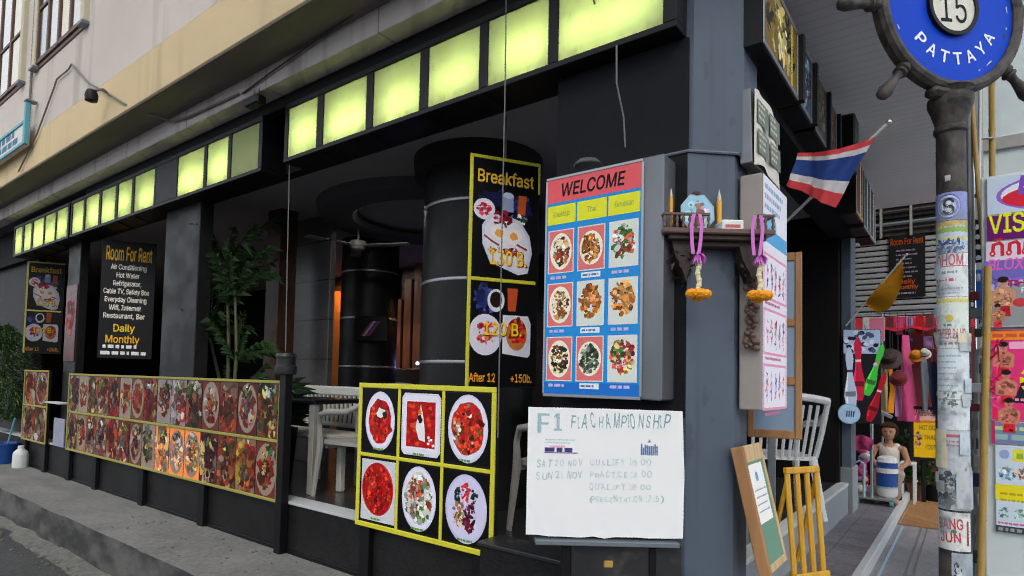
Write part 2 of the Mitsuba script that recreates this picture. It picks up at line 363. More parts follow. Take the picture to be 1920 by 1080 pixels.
mat('shrine_wood', (0.12, 0.07, 0.055), 0.5); mat('shrine_dark', (0.035, 0.022, 0.02), 0.6); mat('candle_yellow', (0.75, 0.36, 0.03), 0.5); mat('ribbon_pink', (0.62, 0.17, 0.58), 0.5); mat('jasmine', (0.72, 0.66, 0.42), 0.8)
mat('marigold', (0.82, 0.34, 0.01), 0.8); mat('leaf_dark', (0.022, 0.045, 0.02), 0.5); mat('flag_red', (0.60, 0.06, 0.075), 0.8, 0.2); mat('flag_white', (0.62, 0.60, 0.62), 0.8, 0.2); mat('flag_blue', (0.025, 0.06, 0.24), 0.8, 0.2)
mat('flag_yellow', (0.55, 0.24, 0.015), 0.8, 0.2); mat('granite_pale', proc(granite_pale_fn), 0.3, 0.35); mat('card_grey', (0.26, 0.27, 0.36), 0.7); mat('dim_red', (0.07, 0.008, 0.01), 0.35); mat('tea_dim', (0.16, 0.06, 0.02), 0.5); mat('soffit_shade', (0.16, 0.14, 0.135), 0.85, 0.2); mat('leaf_palm', (0.032, 0.070, 0.022), 0.6, 0.25); mat('leaf', (0.05, 0.11, 0.03), 0.5); mat('cane', (0.085, 0.10, 0.045), 0.6); mat('bucket_blue', (0.012, 0.06, 0.26), 0.4); mat('trolley_blue', (0.30, 0.44, 0.55), 0.4)
mat('enamel_blue', (0.004, 0.06, 0.58), 0.45, 0.15); mat('enamel_white', (0.75, 0.75, 0.70), 0.35); mat('enamel_cream', (0.66, 0.65, 0.56), 0.4); mat('pink_cloth', (0.62, 0.09, 0.24), 0.85, 0.1); mat('red_cloth', (0.45, 0.02, 0.03), 0.85, 0.1)
mat('dark_red', (0.16, 0.015, 0.02), 0.7); mat('pale_cloth', (0.6, 0.57, 0.5), 0.85, 0.1); mat('navy_cloth', (0.035, 0.04, 0.09), 0.85, 0.1); mat('orange_cloth', (0.7, 0.25, 0.02), 0.85, 0.1); mat('lilac_cloth', (0.42, 0.22, 0.48), 0.85, 0.1)
mat('skin', (0.38, 0.20, 0.13), 0.7, 0.2); mat('hair', (0.045, 0.018, 0.010), 0.85, 0.15); mat('top_white', (0.62, 0.57, 0.52), 0.85, 0.1); mat('trousers', (0.30, 0.24, 0.20), 0.85, 0.1); mat('terracotta', (0.2, 0.09, 0.05), 0.8)
mat('tea_door', (0.30, 0.12, 0.03), 0.45); mat('shutter_paint', (0.30, 0.31, 0.325), 0.6); mat('straw', (0.45, 0.33, 0.16), 0.9); mat('bottle_white', (0.6, 0.61, 0.62), 0.4)
scene['glass'] = {'type': 'thindielectric', 'int_ior': 1.5}
scene['lime_acrylic'] = {'type': 'principledthin', 'base_color': proc(acrylic_fn), 'roughness': 0.5, 'diff_trans': 1.2, 'spec_trans': 0.0}
scene['white_inside'] = {'type': 'twosided', 'bsdf': {'type': 'diffuse', 'reflectance': {'type': 'rgb', 'value': [0.75, 0.75, 0.72]}}}

def lamp(name, m, parent, rad, bs='white_inside'):
    k = put(name, m, bs, parent)
    scene[k]['emitter'] = {'type': 'area', 'radiance': {'type': 'rgb', 'value': [float(x) for x in rad]}}
    return k

FLOOR = 0.372
# ================================================================ ground
struct('street', MB().sheet([[(x, y, -0.30) for x in np.linspace(-16, 8, 3)] for y in (-14, -0.685)]), 'asphalt')
struct('far_ground', MB().sheet([[(x, y, -0.34) for x in (-150, 150)] for y in (-150, 150)]), 'asphalt')
def lumpy_sheet(x0, x1, y0, y1, z, nx, ny, amp, edge=0.0):
    g = np.zeros((ny, nx, 3))
    for i, y in enumerate(np.linspace(y0, y1, ny)):
        for j, x in enumerate(np.linspace(x0, x1, nx)):
            n = meshkit.fbm(np.array([[x * 2.2, y * 2.2, 0.5]]), 3)[0]
            yy = y + (edge * (meshkit.fbm(np.array([[x * 3.1, 7.7, 0.2]]), 4)[0] - 0.5) if i == 0 else 0)
            g[i, j] = (x, yy, z + amp * (n - 0.5))
    return g
pv = lumpy_sheet(-15, 0.6, -0.69, 0.03, 0.0, 160, 10, 0.012, 0.05)
pm = MB().sheet(pv)
struct('pavement', pm, 'concrete', smooth=40)
kf = np.stack([pv[0] + np.array([0, -0.012, -0.32]), pv[0] + np.array([0, -0.006, -0.14]), pv[0] + np.array([0, 0.0, -0.012]), pv[0]])
kf[1, :, 1] += 0.03 * (meshkit.fbm(pv[0] * 4, 3) - 0.5)
struct('kerb', MB().sheet(kf), 'kerb_face', smooth=40)
# gritty broken edging between asphalt and kerb
g = lumpy_sheet(-14, 0.0, -1.06, -0.66, -0.30, 220, 10, 0.03, 0.0)
for i in range(10):
    t = i / 9
    for j in range(220):
        e = meshkit.fbm(np.array([[g[i, j, 0] * 2.5, g[i, j, 1] * 5, 3.3]]), 4)[0]
        g[i, j, 2] = -0.325 + 0.05 * t * t + 0.055 * (e - 0.25) * (0.35 + 0.65 * t)
struct('gutter_edge', MB().sheet(g), 'rubble', smooth=50)
pm = MB(); r_ = random.Random(5)
for i in range(260):
    x = -8 + 8 * r_.random(); y = -0.98 + 0.28 * r_.random() ** 0.7; s = 0.006 + 0.022 * r_.random() ** 3
    m = trimesh.creation.icosphere(1, s); m.vertices *= [1, 0.8 + 0.4 * r_.random(), 0.6]; pm.add(np.array(m.vertices) + [x, y, -0.295], m.faces)
for i in range(60):
    x = -5 + 4.5 * r_.random(); y = -0.6 + 0.55 * r_.random(); s = 0.003 + 0.007 * r_.random()
    m = trimesh.creation.icosphere(1, s); pm.add(np.array(m.vertices) * [1, 1.2, 0.5] + [x, y, 0.004], m.faces)
k = put('gravel', pm, 'rubble'); labels[k] = {'label': 'loose grit and pebbles along the kerb', 'category': 'gravel', 'kind': 'stuff'}
struct('alley_ground', MB().sheet([[(x, y, 0.0) for x in (0.385, 6)] for y in (-0.66, 9.0)]), 'ground_mat')
struct('alley_ground_front', MB().box(0.61, 6, -0.69, -0.655, -0.3, -0.002), 'kerb_face')
struct('walkway', MB().box(0.0, 0.36, -0.05, 8.5, -0.1, 0.087), 'tile')
struct('walkway_kerb', MB().box(0.36, 0.412, -0.05, 8.5, -0.1, 0.091, 0.006), 'grey_edge')
struct('channel_line', MB().box(0.455, 0.47, 0.2, 4.4, -0.01, 0.006), 'trolley_blue')
struct('channel_line_far', MB().box(0.60, 0.612, 0.2, 4.6, -0.01, 0.005).box(0.645, 0.655, 0.2, 4.6, -0.01, 0.0045), 'steel')

# ================================================================ the corner building
B = thing('corner_building', 'corner restaurant building with lime light boxes, dark columns and a beige banded upper storey', 'building')
XL, XR = -15.0, 0.47
SLAB = [(-0.3, 0.0), (0.47, 0.0), (0.47, 0.96), (0.95, 1.56), (0.95, 5.95), (-0.3, 5.95)]
put('upper_wall', MB().box(XL, XR, -0.55, -0.01, 3.965, 9.0), 'plaster', B)
put('upper_wall', MB().prism(SLAB, W0, 3.60, 9.0), 'plaster', B)
put('upper_floor', MB().box(XL, -0.31, 0.0, 6, 3.62, 9.0), 'plaster', B)
put('beige_band', MB().box(XL, XR + 0.003, -0.553, -0.012, 3.565, 3.965, 0.006), 'band_paint', B)
put('band_soffit', MB().box(XL, XR - .01, -0.545, -0.255, 3.555, 3.566), 'soffit_shade', B)  # underside coloured dark to stand in for the shade below the beige band
put('fascia', MB().box(XL, XR - 0.05, -0.25, -0.1, 3.40, 3.60, 0.004), 'fascia_paint', B)
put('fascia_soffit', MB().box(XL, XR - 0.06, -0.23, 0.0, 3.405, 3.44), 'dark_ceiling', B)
put('canopy_beam', MB().box(-7, 0.15, -0.10, -0.06, 3.31, 3.404, 0.006), 'black_matt', B)
put('shop_front_beam', MB().box(XL, -0.02, 0.104, 0.2, 2.9, 3.42), 'dark_paint', B)
put('walkway_ceiling', MB().prism(SLAB, W0, 3.45, 3.599), 'soffit_mat', B)
put('low_wall', MB().box(XL, -2.14, 0.0, 0.14, -0.02, 0.352).box(-2.14, 0.0, 0.002, 0.14, -0.02, 0.352), 'granite', B)
put('wall_coping', MB().box(XL, 0.0, -0.012, 0.15, 0.352, 0.372, 0.004), 'grey_edge', B)
put('wall_skirting', MB().box(XL, 0.0, -0.014, -0.001, 0.0, 0.03, 0.003), 'black', B)
put('dining_floor', MB().box(XL, 0.03, 0.15, 4.42, 0.2, FLOOR - 0.002), 'floor_gloss', B)
put('floor_riser', MB().box(-0.02, 0.034, 0.30, 4.40, 0.05, 0.345), 'riser_paint', B)
put('floor_edge', MB().box(-0.05, 0.040, 0.16, 4.40, 0.345, 0.376, 0.004), 'grey_edge', B)
put('dining_ceiling', MB().box(XL, -0.02, 0.16, 4.42, 3.02, 3.1), 'ceiling_grey', B)
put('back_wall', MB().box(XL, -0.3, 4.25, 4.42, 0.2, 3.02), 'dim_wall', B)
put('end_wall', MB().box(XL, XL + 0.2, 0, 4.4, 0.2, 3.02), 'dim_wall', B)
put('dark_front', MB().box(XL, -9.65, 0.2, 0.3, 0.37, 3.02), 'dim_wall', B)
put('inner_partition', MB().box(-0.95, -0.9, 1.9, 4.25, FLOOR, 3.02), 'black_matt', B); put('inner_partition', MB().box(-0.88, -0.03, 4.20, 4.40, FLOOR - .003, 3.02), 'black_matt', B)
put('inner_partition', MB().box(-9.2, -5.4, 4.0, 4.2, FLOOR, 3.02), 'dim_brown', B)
put('wall_panel', MB().box(-0.69, -0.006, -0.004, 0.10, 1.15, 2.868), 'dark_paint', B)
put('wall_panel', MB().box(-0.30, -0.006, 0.0, 0.12, 0.372, 1.149), 'dark_paint', B)
# the corner column with a chamfered face: lower and upper drum, groove between them
def col_poly(a, e): return [(-0.30, e), (e, e), (a, a + 0.0 - e * 0), (a, 0.30), (-0.30, 0.30)]
fl = Fr((0, 0, 0), (1, 0, 0), (0, 1, 0))
put('corner_column', MB().prism([(-0.3, -0.003), (-0.004, -0.003), (0.152, 0.153), (0.152, 0.36), (-0.3, 0.36)], fl, -0.05, 2.335), 'blue_paint', B)
put('corner_column_top', MB().prism([(-0.3, 0.01), (0.013, 0.01), (0.182, 0.18), (0.182, 0.40), (-0.3, 0.40)], fl, 2.349, 3.452), 'blue_paint', B)
put('column_groove', MB().prism([(-0.29, 0.02), (0.01, 0.02), (0.14, 0.16), (0.14, 0.35), (-0.29, 0.35)], fl, 2.33, 2.355), 'black', B)
put('groove_moulding', MB().tube([(-0.69, -0.008, 2.342), (-0.002, -0.008, 2.342), (0.166, 0.155, 2.342), (0.166, 0.34, 2.342)], 0.007, 6), 'slate', B)
put('column_base', MB().prism([(-0.3, -0.02), (0.004, -0.02), (0.17, 0.146), (0.17, 0.38), (-0.3, 0.38)], fl, -0.05, 0.14), 'blue_paint', B)
put('end_pier', MB().box(-0.02, 0.06, 4.30, 4.62, 0.0, 3.452), 'blue_paint', B)
put('pier_foot', MB().box(-0.035, 0.075, 4.28, 4.64, 0.0, 0.52, 0.006), 'riser_paint', B)
put('entrance_lintel', MB().box(-0.1, 0.15, 0.40, 4.30, 2.78, 3.452), 'dark_paint', B)
put('granite_column', MB().box(-5.16, -4.25, 1.30, 1.37, FLOOR, 3.0, 0.006), 'granite_pale', B)
put('granite_column', MB().box(-5.2, -4.52, 0.03, 0.16, FLOOR, 3.0, 0.006), 'granite', B)
put('granite_column', MB().box(-7.95, -7.55, 0.06, 0.16, FLOOR, 3.0, 0.006), 'granite', B)
put('timber_column', MB().box(-4.80, -4.565, 0.9, 1.1, FLOOR, 3.02), 'dim_brown', B)
for i in range(6): put('timber_panel', MB().box(-6.62 + i * .21, -6.46 + i * .21, 3.86, 3.985, FLOOR + (.0 if i % 2 else .2), 2.5 + .3 * (i % 3), .006), 'tea_dim', B)
def round_col(c, r):
    k = put('round_column', MB().lathe([(r, FLOOR), (r, 3.02)], (c[0], c[1], 0), 40), 'granite', B, smooth=60)
    for z in (1.42, 2.02, 2.60): put('column_ring', MB().lathe([(r + 0.001, z - 0.012), (r + 0.004, z - 0.008), (r + 0.004, z + 0.008), (r + 0.001, z + 0.012)], (c[0], c[1], 0), 40), 'steel', k, smooth=60)
round_col((-2.03, 1.03), 0.44); round_col((-5.0, 2.5), 0.36)
put('ceiling_drum', MB().lathe([(0.40, 2.86), (0.50, 2.87), (0.51, 3.02)], (-2.06, 1.03, 0), 48), 'dim_wall', B, smooth=40)
put('ceiling_ring', MB().lathe([(0.75, 2.97), (0.80, 2.92), (1.12, 2.92), (1.16, 3.02)], (-3.4, 1.9, 0), 48), 'dark_ceiling', B, smooth=40)
put('timber_door', MB().box(-7.62, -7.05, 3.93, 3.985, FLOOR, 2.75, 0.005), 'tea_door', B)
put('bar_counter', MB().box(-6.4, -4.2, 3.2, 3.7, FLOOR, 1.42, 0.01), 'dim_brown', B)
# upper windows
def window(x0, x1, z0, z1, panes):
    w = key('window', B)
    fr = Fr((x0, -0.551, z0), (1, 0, 0))
    W, H = x1 - x0, z1 - z0
    # a shallow recess stands proud as a cream surround
    put('surround', MB().box(-0.10, 0, -0.02, H, -0.02, 0.05, 0.006, fr), 'cream_trim', w); put('surround', MB().box(W, W + 0.10, -0.02, H, -0.02, 0.05, 0.006, fr), 'cream_trim', w)
    put('sill', MB().box(0, W, -0.05, 0, -0.02, 0.012, 0.004, fr), 'window_wood', w)
    m = MB(); n = len(panes); e = [W * i / n for i in range(n + 1)]
    for i in range(n + 1): m.box(max(0, e[i] - 0.025), min(W, e[i] + 0.025), 0, H, 0.006, 0.034, 0.004, fr)
    for i in range(n):
        m.box(e[i] + 0.025, e[i + 1] - 0.025, 0, 0.05, 0.006, 0.030, 0.004, fr)
        m.box(e[i] + 0.025, e[i + 1] - 0.025, 0.62, 0.66, 0.006, 0.030, 0.004, fr)
    put('frame', m, 'window_wood', w)
    for i, c in enumerate(panes):
        put('curtain', MB().box(e[i] + 0.02, e[i + 1] - 0.02, 0.02, H, 0.002, 0.004, 0, fr), c, w)
        put('pane', MB().sheet([[fr.p(a, b, 0.018) for a in (e[i] + 0.02, e[i + 1] - 0.02)] for b in (0.02, H)]), 'glass', w)
    put('bracket', MB().box(-0.12, 0.02, -0.055, -0.02, 0.0, 0.07, 0.004, fr), 'slate', w); put('bracket', MB().box(W - 0.02, W + 0.12, -0.055, -0.02, 0.0, 0.07, 0.004, fr), 'slate', w)
window(-7.25, -5.86, 4.74, 7.4, ['slate', 'curtain_pale', 'curtain_cream', 'curtain_pale'])
window(-10.2, -7.85, 4.72, 7.4, ['slate', 'curtain_pale', 'curtain_cream', 'curtain_pale', 'curtain_cream'])
window(-3.9, -2.2, 5.4, 7.4, ['slate', 'curtain_pale', 'curtain_cream'])
put('wall_pipe', MB().tube([(-7.42, -0.575, 4.05), (-7.42, -0.575, 8.8)], 0.014, 8), 'grey_wire', B)

# ================================================================ lime light boxes along the street front
def light_box(spans, x0, x1, label, dead=()):
    t = thing('light_box', label, 'light box', 'lime light boxes above the restaurant front')
    zb, zt, yf, yb = 2.872, 3.312, -0.115, 0.10
    m = MB(); xs = [x0] + [v for s in spans for v in s] + [x1]
    m.box(x0, x1, yf, yb, zb, zb + 0.032, 0.003); m.box(x0, x1, yf, yb, zt - 0.04, zt, 0.003)
    for i in range(0, len(xs), 2):
        if xs[i + 1] - xs[i] > 0.004: m.box(xs[i], xs[i + 1], yf + 0.001, yb, zb + 0.032, zt - 0.04, 0.003)
    m.box(x0, x1, yb - 0.012, yb, zb, zt)
    put('frame', m, 'black', t)
    for i, (a, b) in enumerate(spans):
        p = put('panel', MB().box(a - 0.002, b + 0.002, yf + 0.012, yf + 0.016, zb + 0.030, zt - 0.038), 'lime_acrylic', t)
        q = MB().box(a, b, yb - 0.020, yb - 0.014, zb + 0.034, zt - 0.042)
        put('reflector', q, 'white_inside', p)
        if i in dead: continue
        w = b - a; o = 0.02 + 0.22 * rng.random() * w; sgn = rng.random() < 0.5
        u0, u1 = (a + 0.015, b - o) if sgn else (a + o, b - 0.015)
        zc = zb + 0.14 + 0.05 * rng.random()
        lamp('fluorescent_tube', MB().tube([(u0, 0.0, zc), (u1, 0.0, zc)], 0.018, 8), p, np.array([5.6, 5.7, 5.5]) * (0.75 + 0.5 * rng.random()))
    for i in range(1, len(spans)):
        c = (spans[i - 1][1] + spans[i][0]) / 2; put('bracket', MB().tube([(c, yf + 0.02, zb - 0.001), (c, 0.09, zb - 0.03)], 0.006, 6), 'black_matt', t)
    return t
light_box([(-2.96, -2.61), (-2.54, -2.085), (-2.02, -1.60), (-1.53, -1.14), (-1.08, -0.688), (-0.63, -0.083)], -3.0, -0.02, 'nearest long light box with six large lime panels, beside the corner column')
light_box([(-4.70, -4.21 - 0.0), (-4.16, -3.81), (-3.76, -3.35)], -5.13, -3.3, 'second light box from the corner, its last panel unlit and dark', dead=(2,))
scene_keys_first = None
light_box([(-7.36, -7.0), (-6.945, -6.545), (-6.48, -6.095), (-6.035, -5.685), (-5.63, -5.17)], -7.40, -5.135, 'third light box from the corner with five lime panels')
light_box([(-9.60, -9.265), (-9.19, -8.875), (-8.805, -8.38), (-8.335, -7.94), (-7.90, -7.51)], -9.64, -7.46, 'light box farthest from the corner with five small looking lime panels')

# ================================================================ printed boards on the street front
def plate(A, x, y, rx, ry, pal, n, r, rim=(214, 212, 232), inner=None, size=0.28, fr=0.78, rot=0.0):
    A.ell(x, y, rx, ry, rim, 2, 28, rot); A.ell(x + rx * 0.02, y + ry * 0.02, rx * 0.93, ry * 0.93, tuple(np.minimum(255, np.array(rim) + 14)), 2.3, 28, rot)
    if inner: A.ell(x, y, rx * fr, ry * fr, inner, 2.6, 24, rot, 0.06, r)
    A.food(x, y, rx * fr, ry * fr, pal, n, r, 3, size)
RED = [(190, 22, 26), (214, 38, 30), (150, 14, 18), (226, 70, 40)]
MEAT = [(120, 50, 30), (160, 80, 40), (90, 30, 22), (190, 110, 60), (205, 140, 80)]
GREEN = [(60, 90, 36), (100, 130, 60), (40, 62, 30)]
PALE = [(230, 224, 200), (214, 200, 160), (240, 236, 226), (200, 180, 130)]
BROWN = [(170, 100, 40), (200, 130, 60), (140, 76, 34), (222, 160, 90)]

# --- six plate board
t = thing('menu_board', 'black menu board with six plates of food in a bright yellow grid', 'menu board')
f6 = Fr((-2.123, -0.05, 0.350), (1, 0, 0)); W6, H6 = 1.115, 0.908
put('panel', MB().box(0, W6, 0, H6, -0.03, 0, 0.003, f6), 'black', t)
m = frame_bars(f6, W6, H6, 0.03, 0.012)
for a in (0.372, 0.735): m.box(a - 0.011, a + 0.011, 0.03, H6 - 0.03, 0.0, 0.010, 0.003, f6)
m.box(0.03, W6 - 0.03, H6 / 2 - 0.011, H6 / 2 + 0.011, 0.0, 0.0115, 0.003, f6)
put('yellow_frame', m, 'yellow_trim', t)
cx = [0.198, 0.553, 0.915]; r = random.Random(3)
for row, cy in enumerate((0.672, 0.236)):
    for c in range(3):
        A = Art(); x = cx[c]
        A.rect(x - 0.165, cy - 0.195, 0.33, 0.39, (5, 5, 7), 0)
        if row == 0 and c == 0:
            plate(A, x, cy, 0.135, 0.185, RED, 70, r, inner=(186, 20, 24), fr=0.76, size=0.2); A.ell(x + 0.01, cy + 0.05, 0.035, 0.035, (232, 230, 226), 14, 12, 0, .3, r); A.ell(x + 0.045, cy + 0.04, 0.022, 0.026, (30, 44, 30), 14.4, 9, 0, .3, r)
        elif row == 0 and c == 1:
            for k, (e, col) in enumerate([(0, (214, 212, 232)), (0.012, (230, 228, 242))]):
                A.poly([(x + sx * (0.16 - e) * qx, cy + sy * (0.185 - e) * qy) for sx, sy, qq in [(-1, -1, [(1, .85), (.85, 1)]), (1, -1, [(.85, 1), (1, .85)]), (1, 1, [(1, .85), (.85, 1)]), (-1, 1, [(.85, 1), (1, .85)])] for qx, qy in qq], col, 2 + k * 0.3)
            A.rect(x - 0.118, cy - 0.135, 0.236, 0.27, (178, 18, 22), 2.7)
            for q in range(60): A.ell(x + 0.21 * (r.random() - .5), cy + 0.24 * (r.random() - .5), .02, .016, RED[r.randrange(4)], 3 + q * .1, 6, 0, .3, r)
            A.poly([(x - .04, cy - .02), (x - .01, cy - .09), (x + .04, cy - .1), (x + .035, cy - .02), (x + .02, cy + .05), (x + .0, cy + .12), (x - .02, cy + .05), (x - .03, cy + .02)], (238, 236, 238), 12)
            A.ell(x - 0.005, cy + .03, .02, .03, (22, 20, 18), 12.5, 9, 0, .3, r); A.ell(x - 0.005, cy + .075, .012, .02, (220, 130, 40), 12.6, 7)
            for q in range(9): A.ell(x + .06 + .05 * r.random(), cy - .12 + .05 * r.random(), .008, .008, (236, 232, 230), 12.7, 6)
        elif row == 0:
            plate(A, x, cy, 0.145, 0.19, RED + [(220, 90, 50), (200, 150, 90), (236, 220, 190), (110, 90, 40), (60, 30, 20)], 110, r, inner=(190, 40, 30), fr=0.8, size=0.2)
        elif c == 0:
            A.rect(x - 0.155, cy - 0.19, 0.31, 0.38, (206, 206, 214), 1); plate(A, x - 0.005, cy + 0.01, 0.145, 0.165, RED, 120, r, rim=(200, 40, 36), inner=(170, 16, 20), fr=0.95, size=0.14)
        elif c == 1:
            plate(A, x, cy, 0.14, 0.19, [(90, 120, 60), (50, 80, 36), (200, 200, 190), (180, 120, 90), (190, 70, 50), (230, 228, 222), (224, 224, 214)], 90, r, inner=(206, 212, 200), fr=0.8, size=0.2)
        else:
            plate(A, x, cy - 0.005, 0.15, 0.19, PALE, 0, r, rim=(198, 194, 226))
            A.food(x - .05, cy - .04, .045, .085, [(200, 170, 120), (222, 196, 150), (160, 110, 60)], 30, r, 4, .3)
            A.food(x + .03, cy - .05, .05, .085, [(86, 20, 40), (60, 12, 30), (110, 30, 50)], 34, r, 8, .3)
            A.food(x - .005, cy + .08, .035, .065, [(190, 40, 50), (220, 60, 60)], 16, r, 13, .4); A.food(x - .06, cy + .07, .03, .04, [(24, 40, 44), (30, 60, 40)], 8, r, 15, .5); A.food(x + .055, cy + .07, .03, .04, [(24, 40, 44), (30, 60, 40)], 8, r, 15, .5)
        A.lines(x - 0.055, cy - 0.182, 0.11, 1, .02, 0.012, (96, 150, 60), r, 20)
        print_on('food_picture', A, f6, t, 0.0006, step=0.00015)
for a in (0.03, 0.96):
    put('leg', MB().box(a, a + 0.09, -0.36, 0.0, -0.045, -0.004, 0.004, f6), 'black', t)

# --- long food banner
def banner(name, label, fr, W, H, cols, rows, trim, seed, posts=(), cat='food banner', dim=1.0, hot=True, post_off=0.38):
    t = thing(name, label, cat); r = random.Random(seed)
    put('panel', MB().box(0, W, 0, H, -0.03, 0, 0.003, fr), 'black', t)
    m = frame_bars(fr, W, H, 0.022, 0.012)
    for i in range(1, rows): m.box(0.022, W - 0.022, H * i / rows - 0.012, H * i / rows + 0.012, 0, 0.0115, 0.003, fr)
    put('yellow_frame', m, trim, t)
    cw, chh = (W - 0.05) / cols, H / rows - 0.03
    pals = [RED + MEAT, MEAT + [(230, 200, 120)], RED + [(240, 200, 60), (230, 120, 40)], [(150, 40, 60), (190, 80, 90), (120, 30, 40), (240, 230, 220)], BROWN + RED, [(200, 60, 30), (230, 110, 40), (140, 30, 20)], MEAT + GREEN, [(196, 60, 50), (226, 150, 120), (250, 240, 230)], [(90, 30, 40), (140, 60, 70), (60, 20, 30)]]
    for i in range(rows):
        for c in range(cols):
            A = Art(); x, y = 0.025 + cw * (c + 0.5), H / rows * (i + 0.5); w, h = cw - 0.012, chh
            bg = r.choice([(198, 184, 190), (206, 190, 170), (150, 70, 60), (150, 90, 60), (190, 150, 110), (120, 50, 50)])
            pal = pals[r.randrange(len(pals))]
            if hot and rows == 2 and i == 0 and c in (cols - 7, cols - 6, cols - 5): bg, pal = (226, 130, 70), [(255, 150, 70), (255, 170, 90), (240, 120, 60), (230, 190, 160), (250, 200, 150), (170, 110, 90)]  # orange glare on the banner, painted into the print of these lower cells
            pal = [tuple(0.78 * np.array(q) + 0.22 * np.array((120, 84, 78))) for q in pal]
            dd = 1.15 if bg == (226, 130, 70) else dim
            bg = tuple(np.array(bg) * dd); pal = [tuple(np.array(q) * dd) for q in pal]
            A.rect(x - w / 2, y - h / 2, w, h, bg, 0)
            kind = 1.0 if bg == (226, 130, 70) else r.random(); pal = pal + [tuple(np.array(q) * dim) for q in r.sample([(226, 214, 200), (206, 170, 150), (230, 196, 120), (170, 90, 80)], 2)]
            if kind < 0.6:      # a dish on a pale oval plate
                A.ell(x, y, w * .5, h * .47, tuple(np.array((206, 178, 160)) * dim), 1, 18)
                A.food(x, y, w * .42, h * .38, pal, 60, r, 2, .34); A.food(x, y + h * .05, w * .22, h * .2, [tuple(np.array(r.choice(pal)) * 0.5), r.choice(pal)], 16, r, 11, .4)
            else:                # a close view of the dish filling the frame
                A.food(x, y, w * .62, h * .56, pal + [bg], 80, r, 2, .34); A.food(x + w * .1 * (r.random() - .5), y + h * .2 * (r.random() - .5), w * .32, h * .34, [tuple(np.array(r.choice(pal)) * 0.5), tuple(np.array(r.choice(pal)) * 0.8)], 22, r, 13, .4)
            if r.random() < .6: A.food(x + w * .3 * (r.random() - .5), y + h * .32, w * .4, h * .12, [tuple(np.array(q) * dim) for q in GREEN + [(240, 220, 120), (230, 226, 230)]], 8, r, 17, .5)
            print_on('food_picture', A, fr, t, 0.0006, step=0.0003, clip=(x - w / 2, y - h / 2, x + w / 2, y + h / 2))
    for a in posts: put('leg', MB().box(a - 0.05, a + 0.05, -post_off, 0.0, -0.045, -0.004, 0.004, fr), 'black', t)
    return t
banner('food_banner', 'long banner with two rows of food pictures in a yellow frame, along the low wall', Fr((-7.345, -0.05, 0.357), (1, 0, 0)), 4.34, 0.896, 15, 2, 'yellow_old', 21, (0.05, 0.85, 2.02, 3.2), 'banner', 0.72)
banner('food_board', 'narrow food board at the left end of the low wall, beside the blue bucket', Fr((-9.02, -0.05, 0.35), (1, 0, 0)), 0.96, 0.93, 2, 2, 'yellow_old', 8, (0.1, 0.88), 'menu board', 0.7, False)

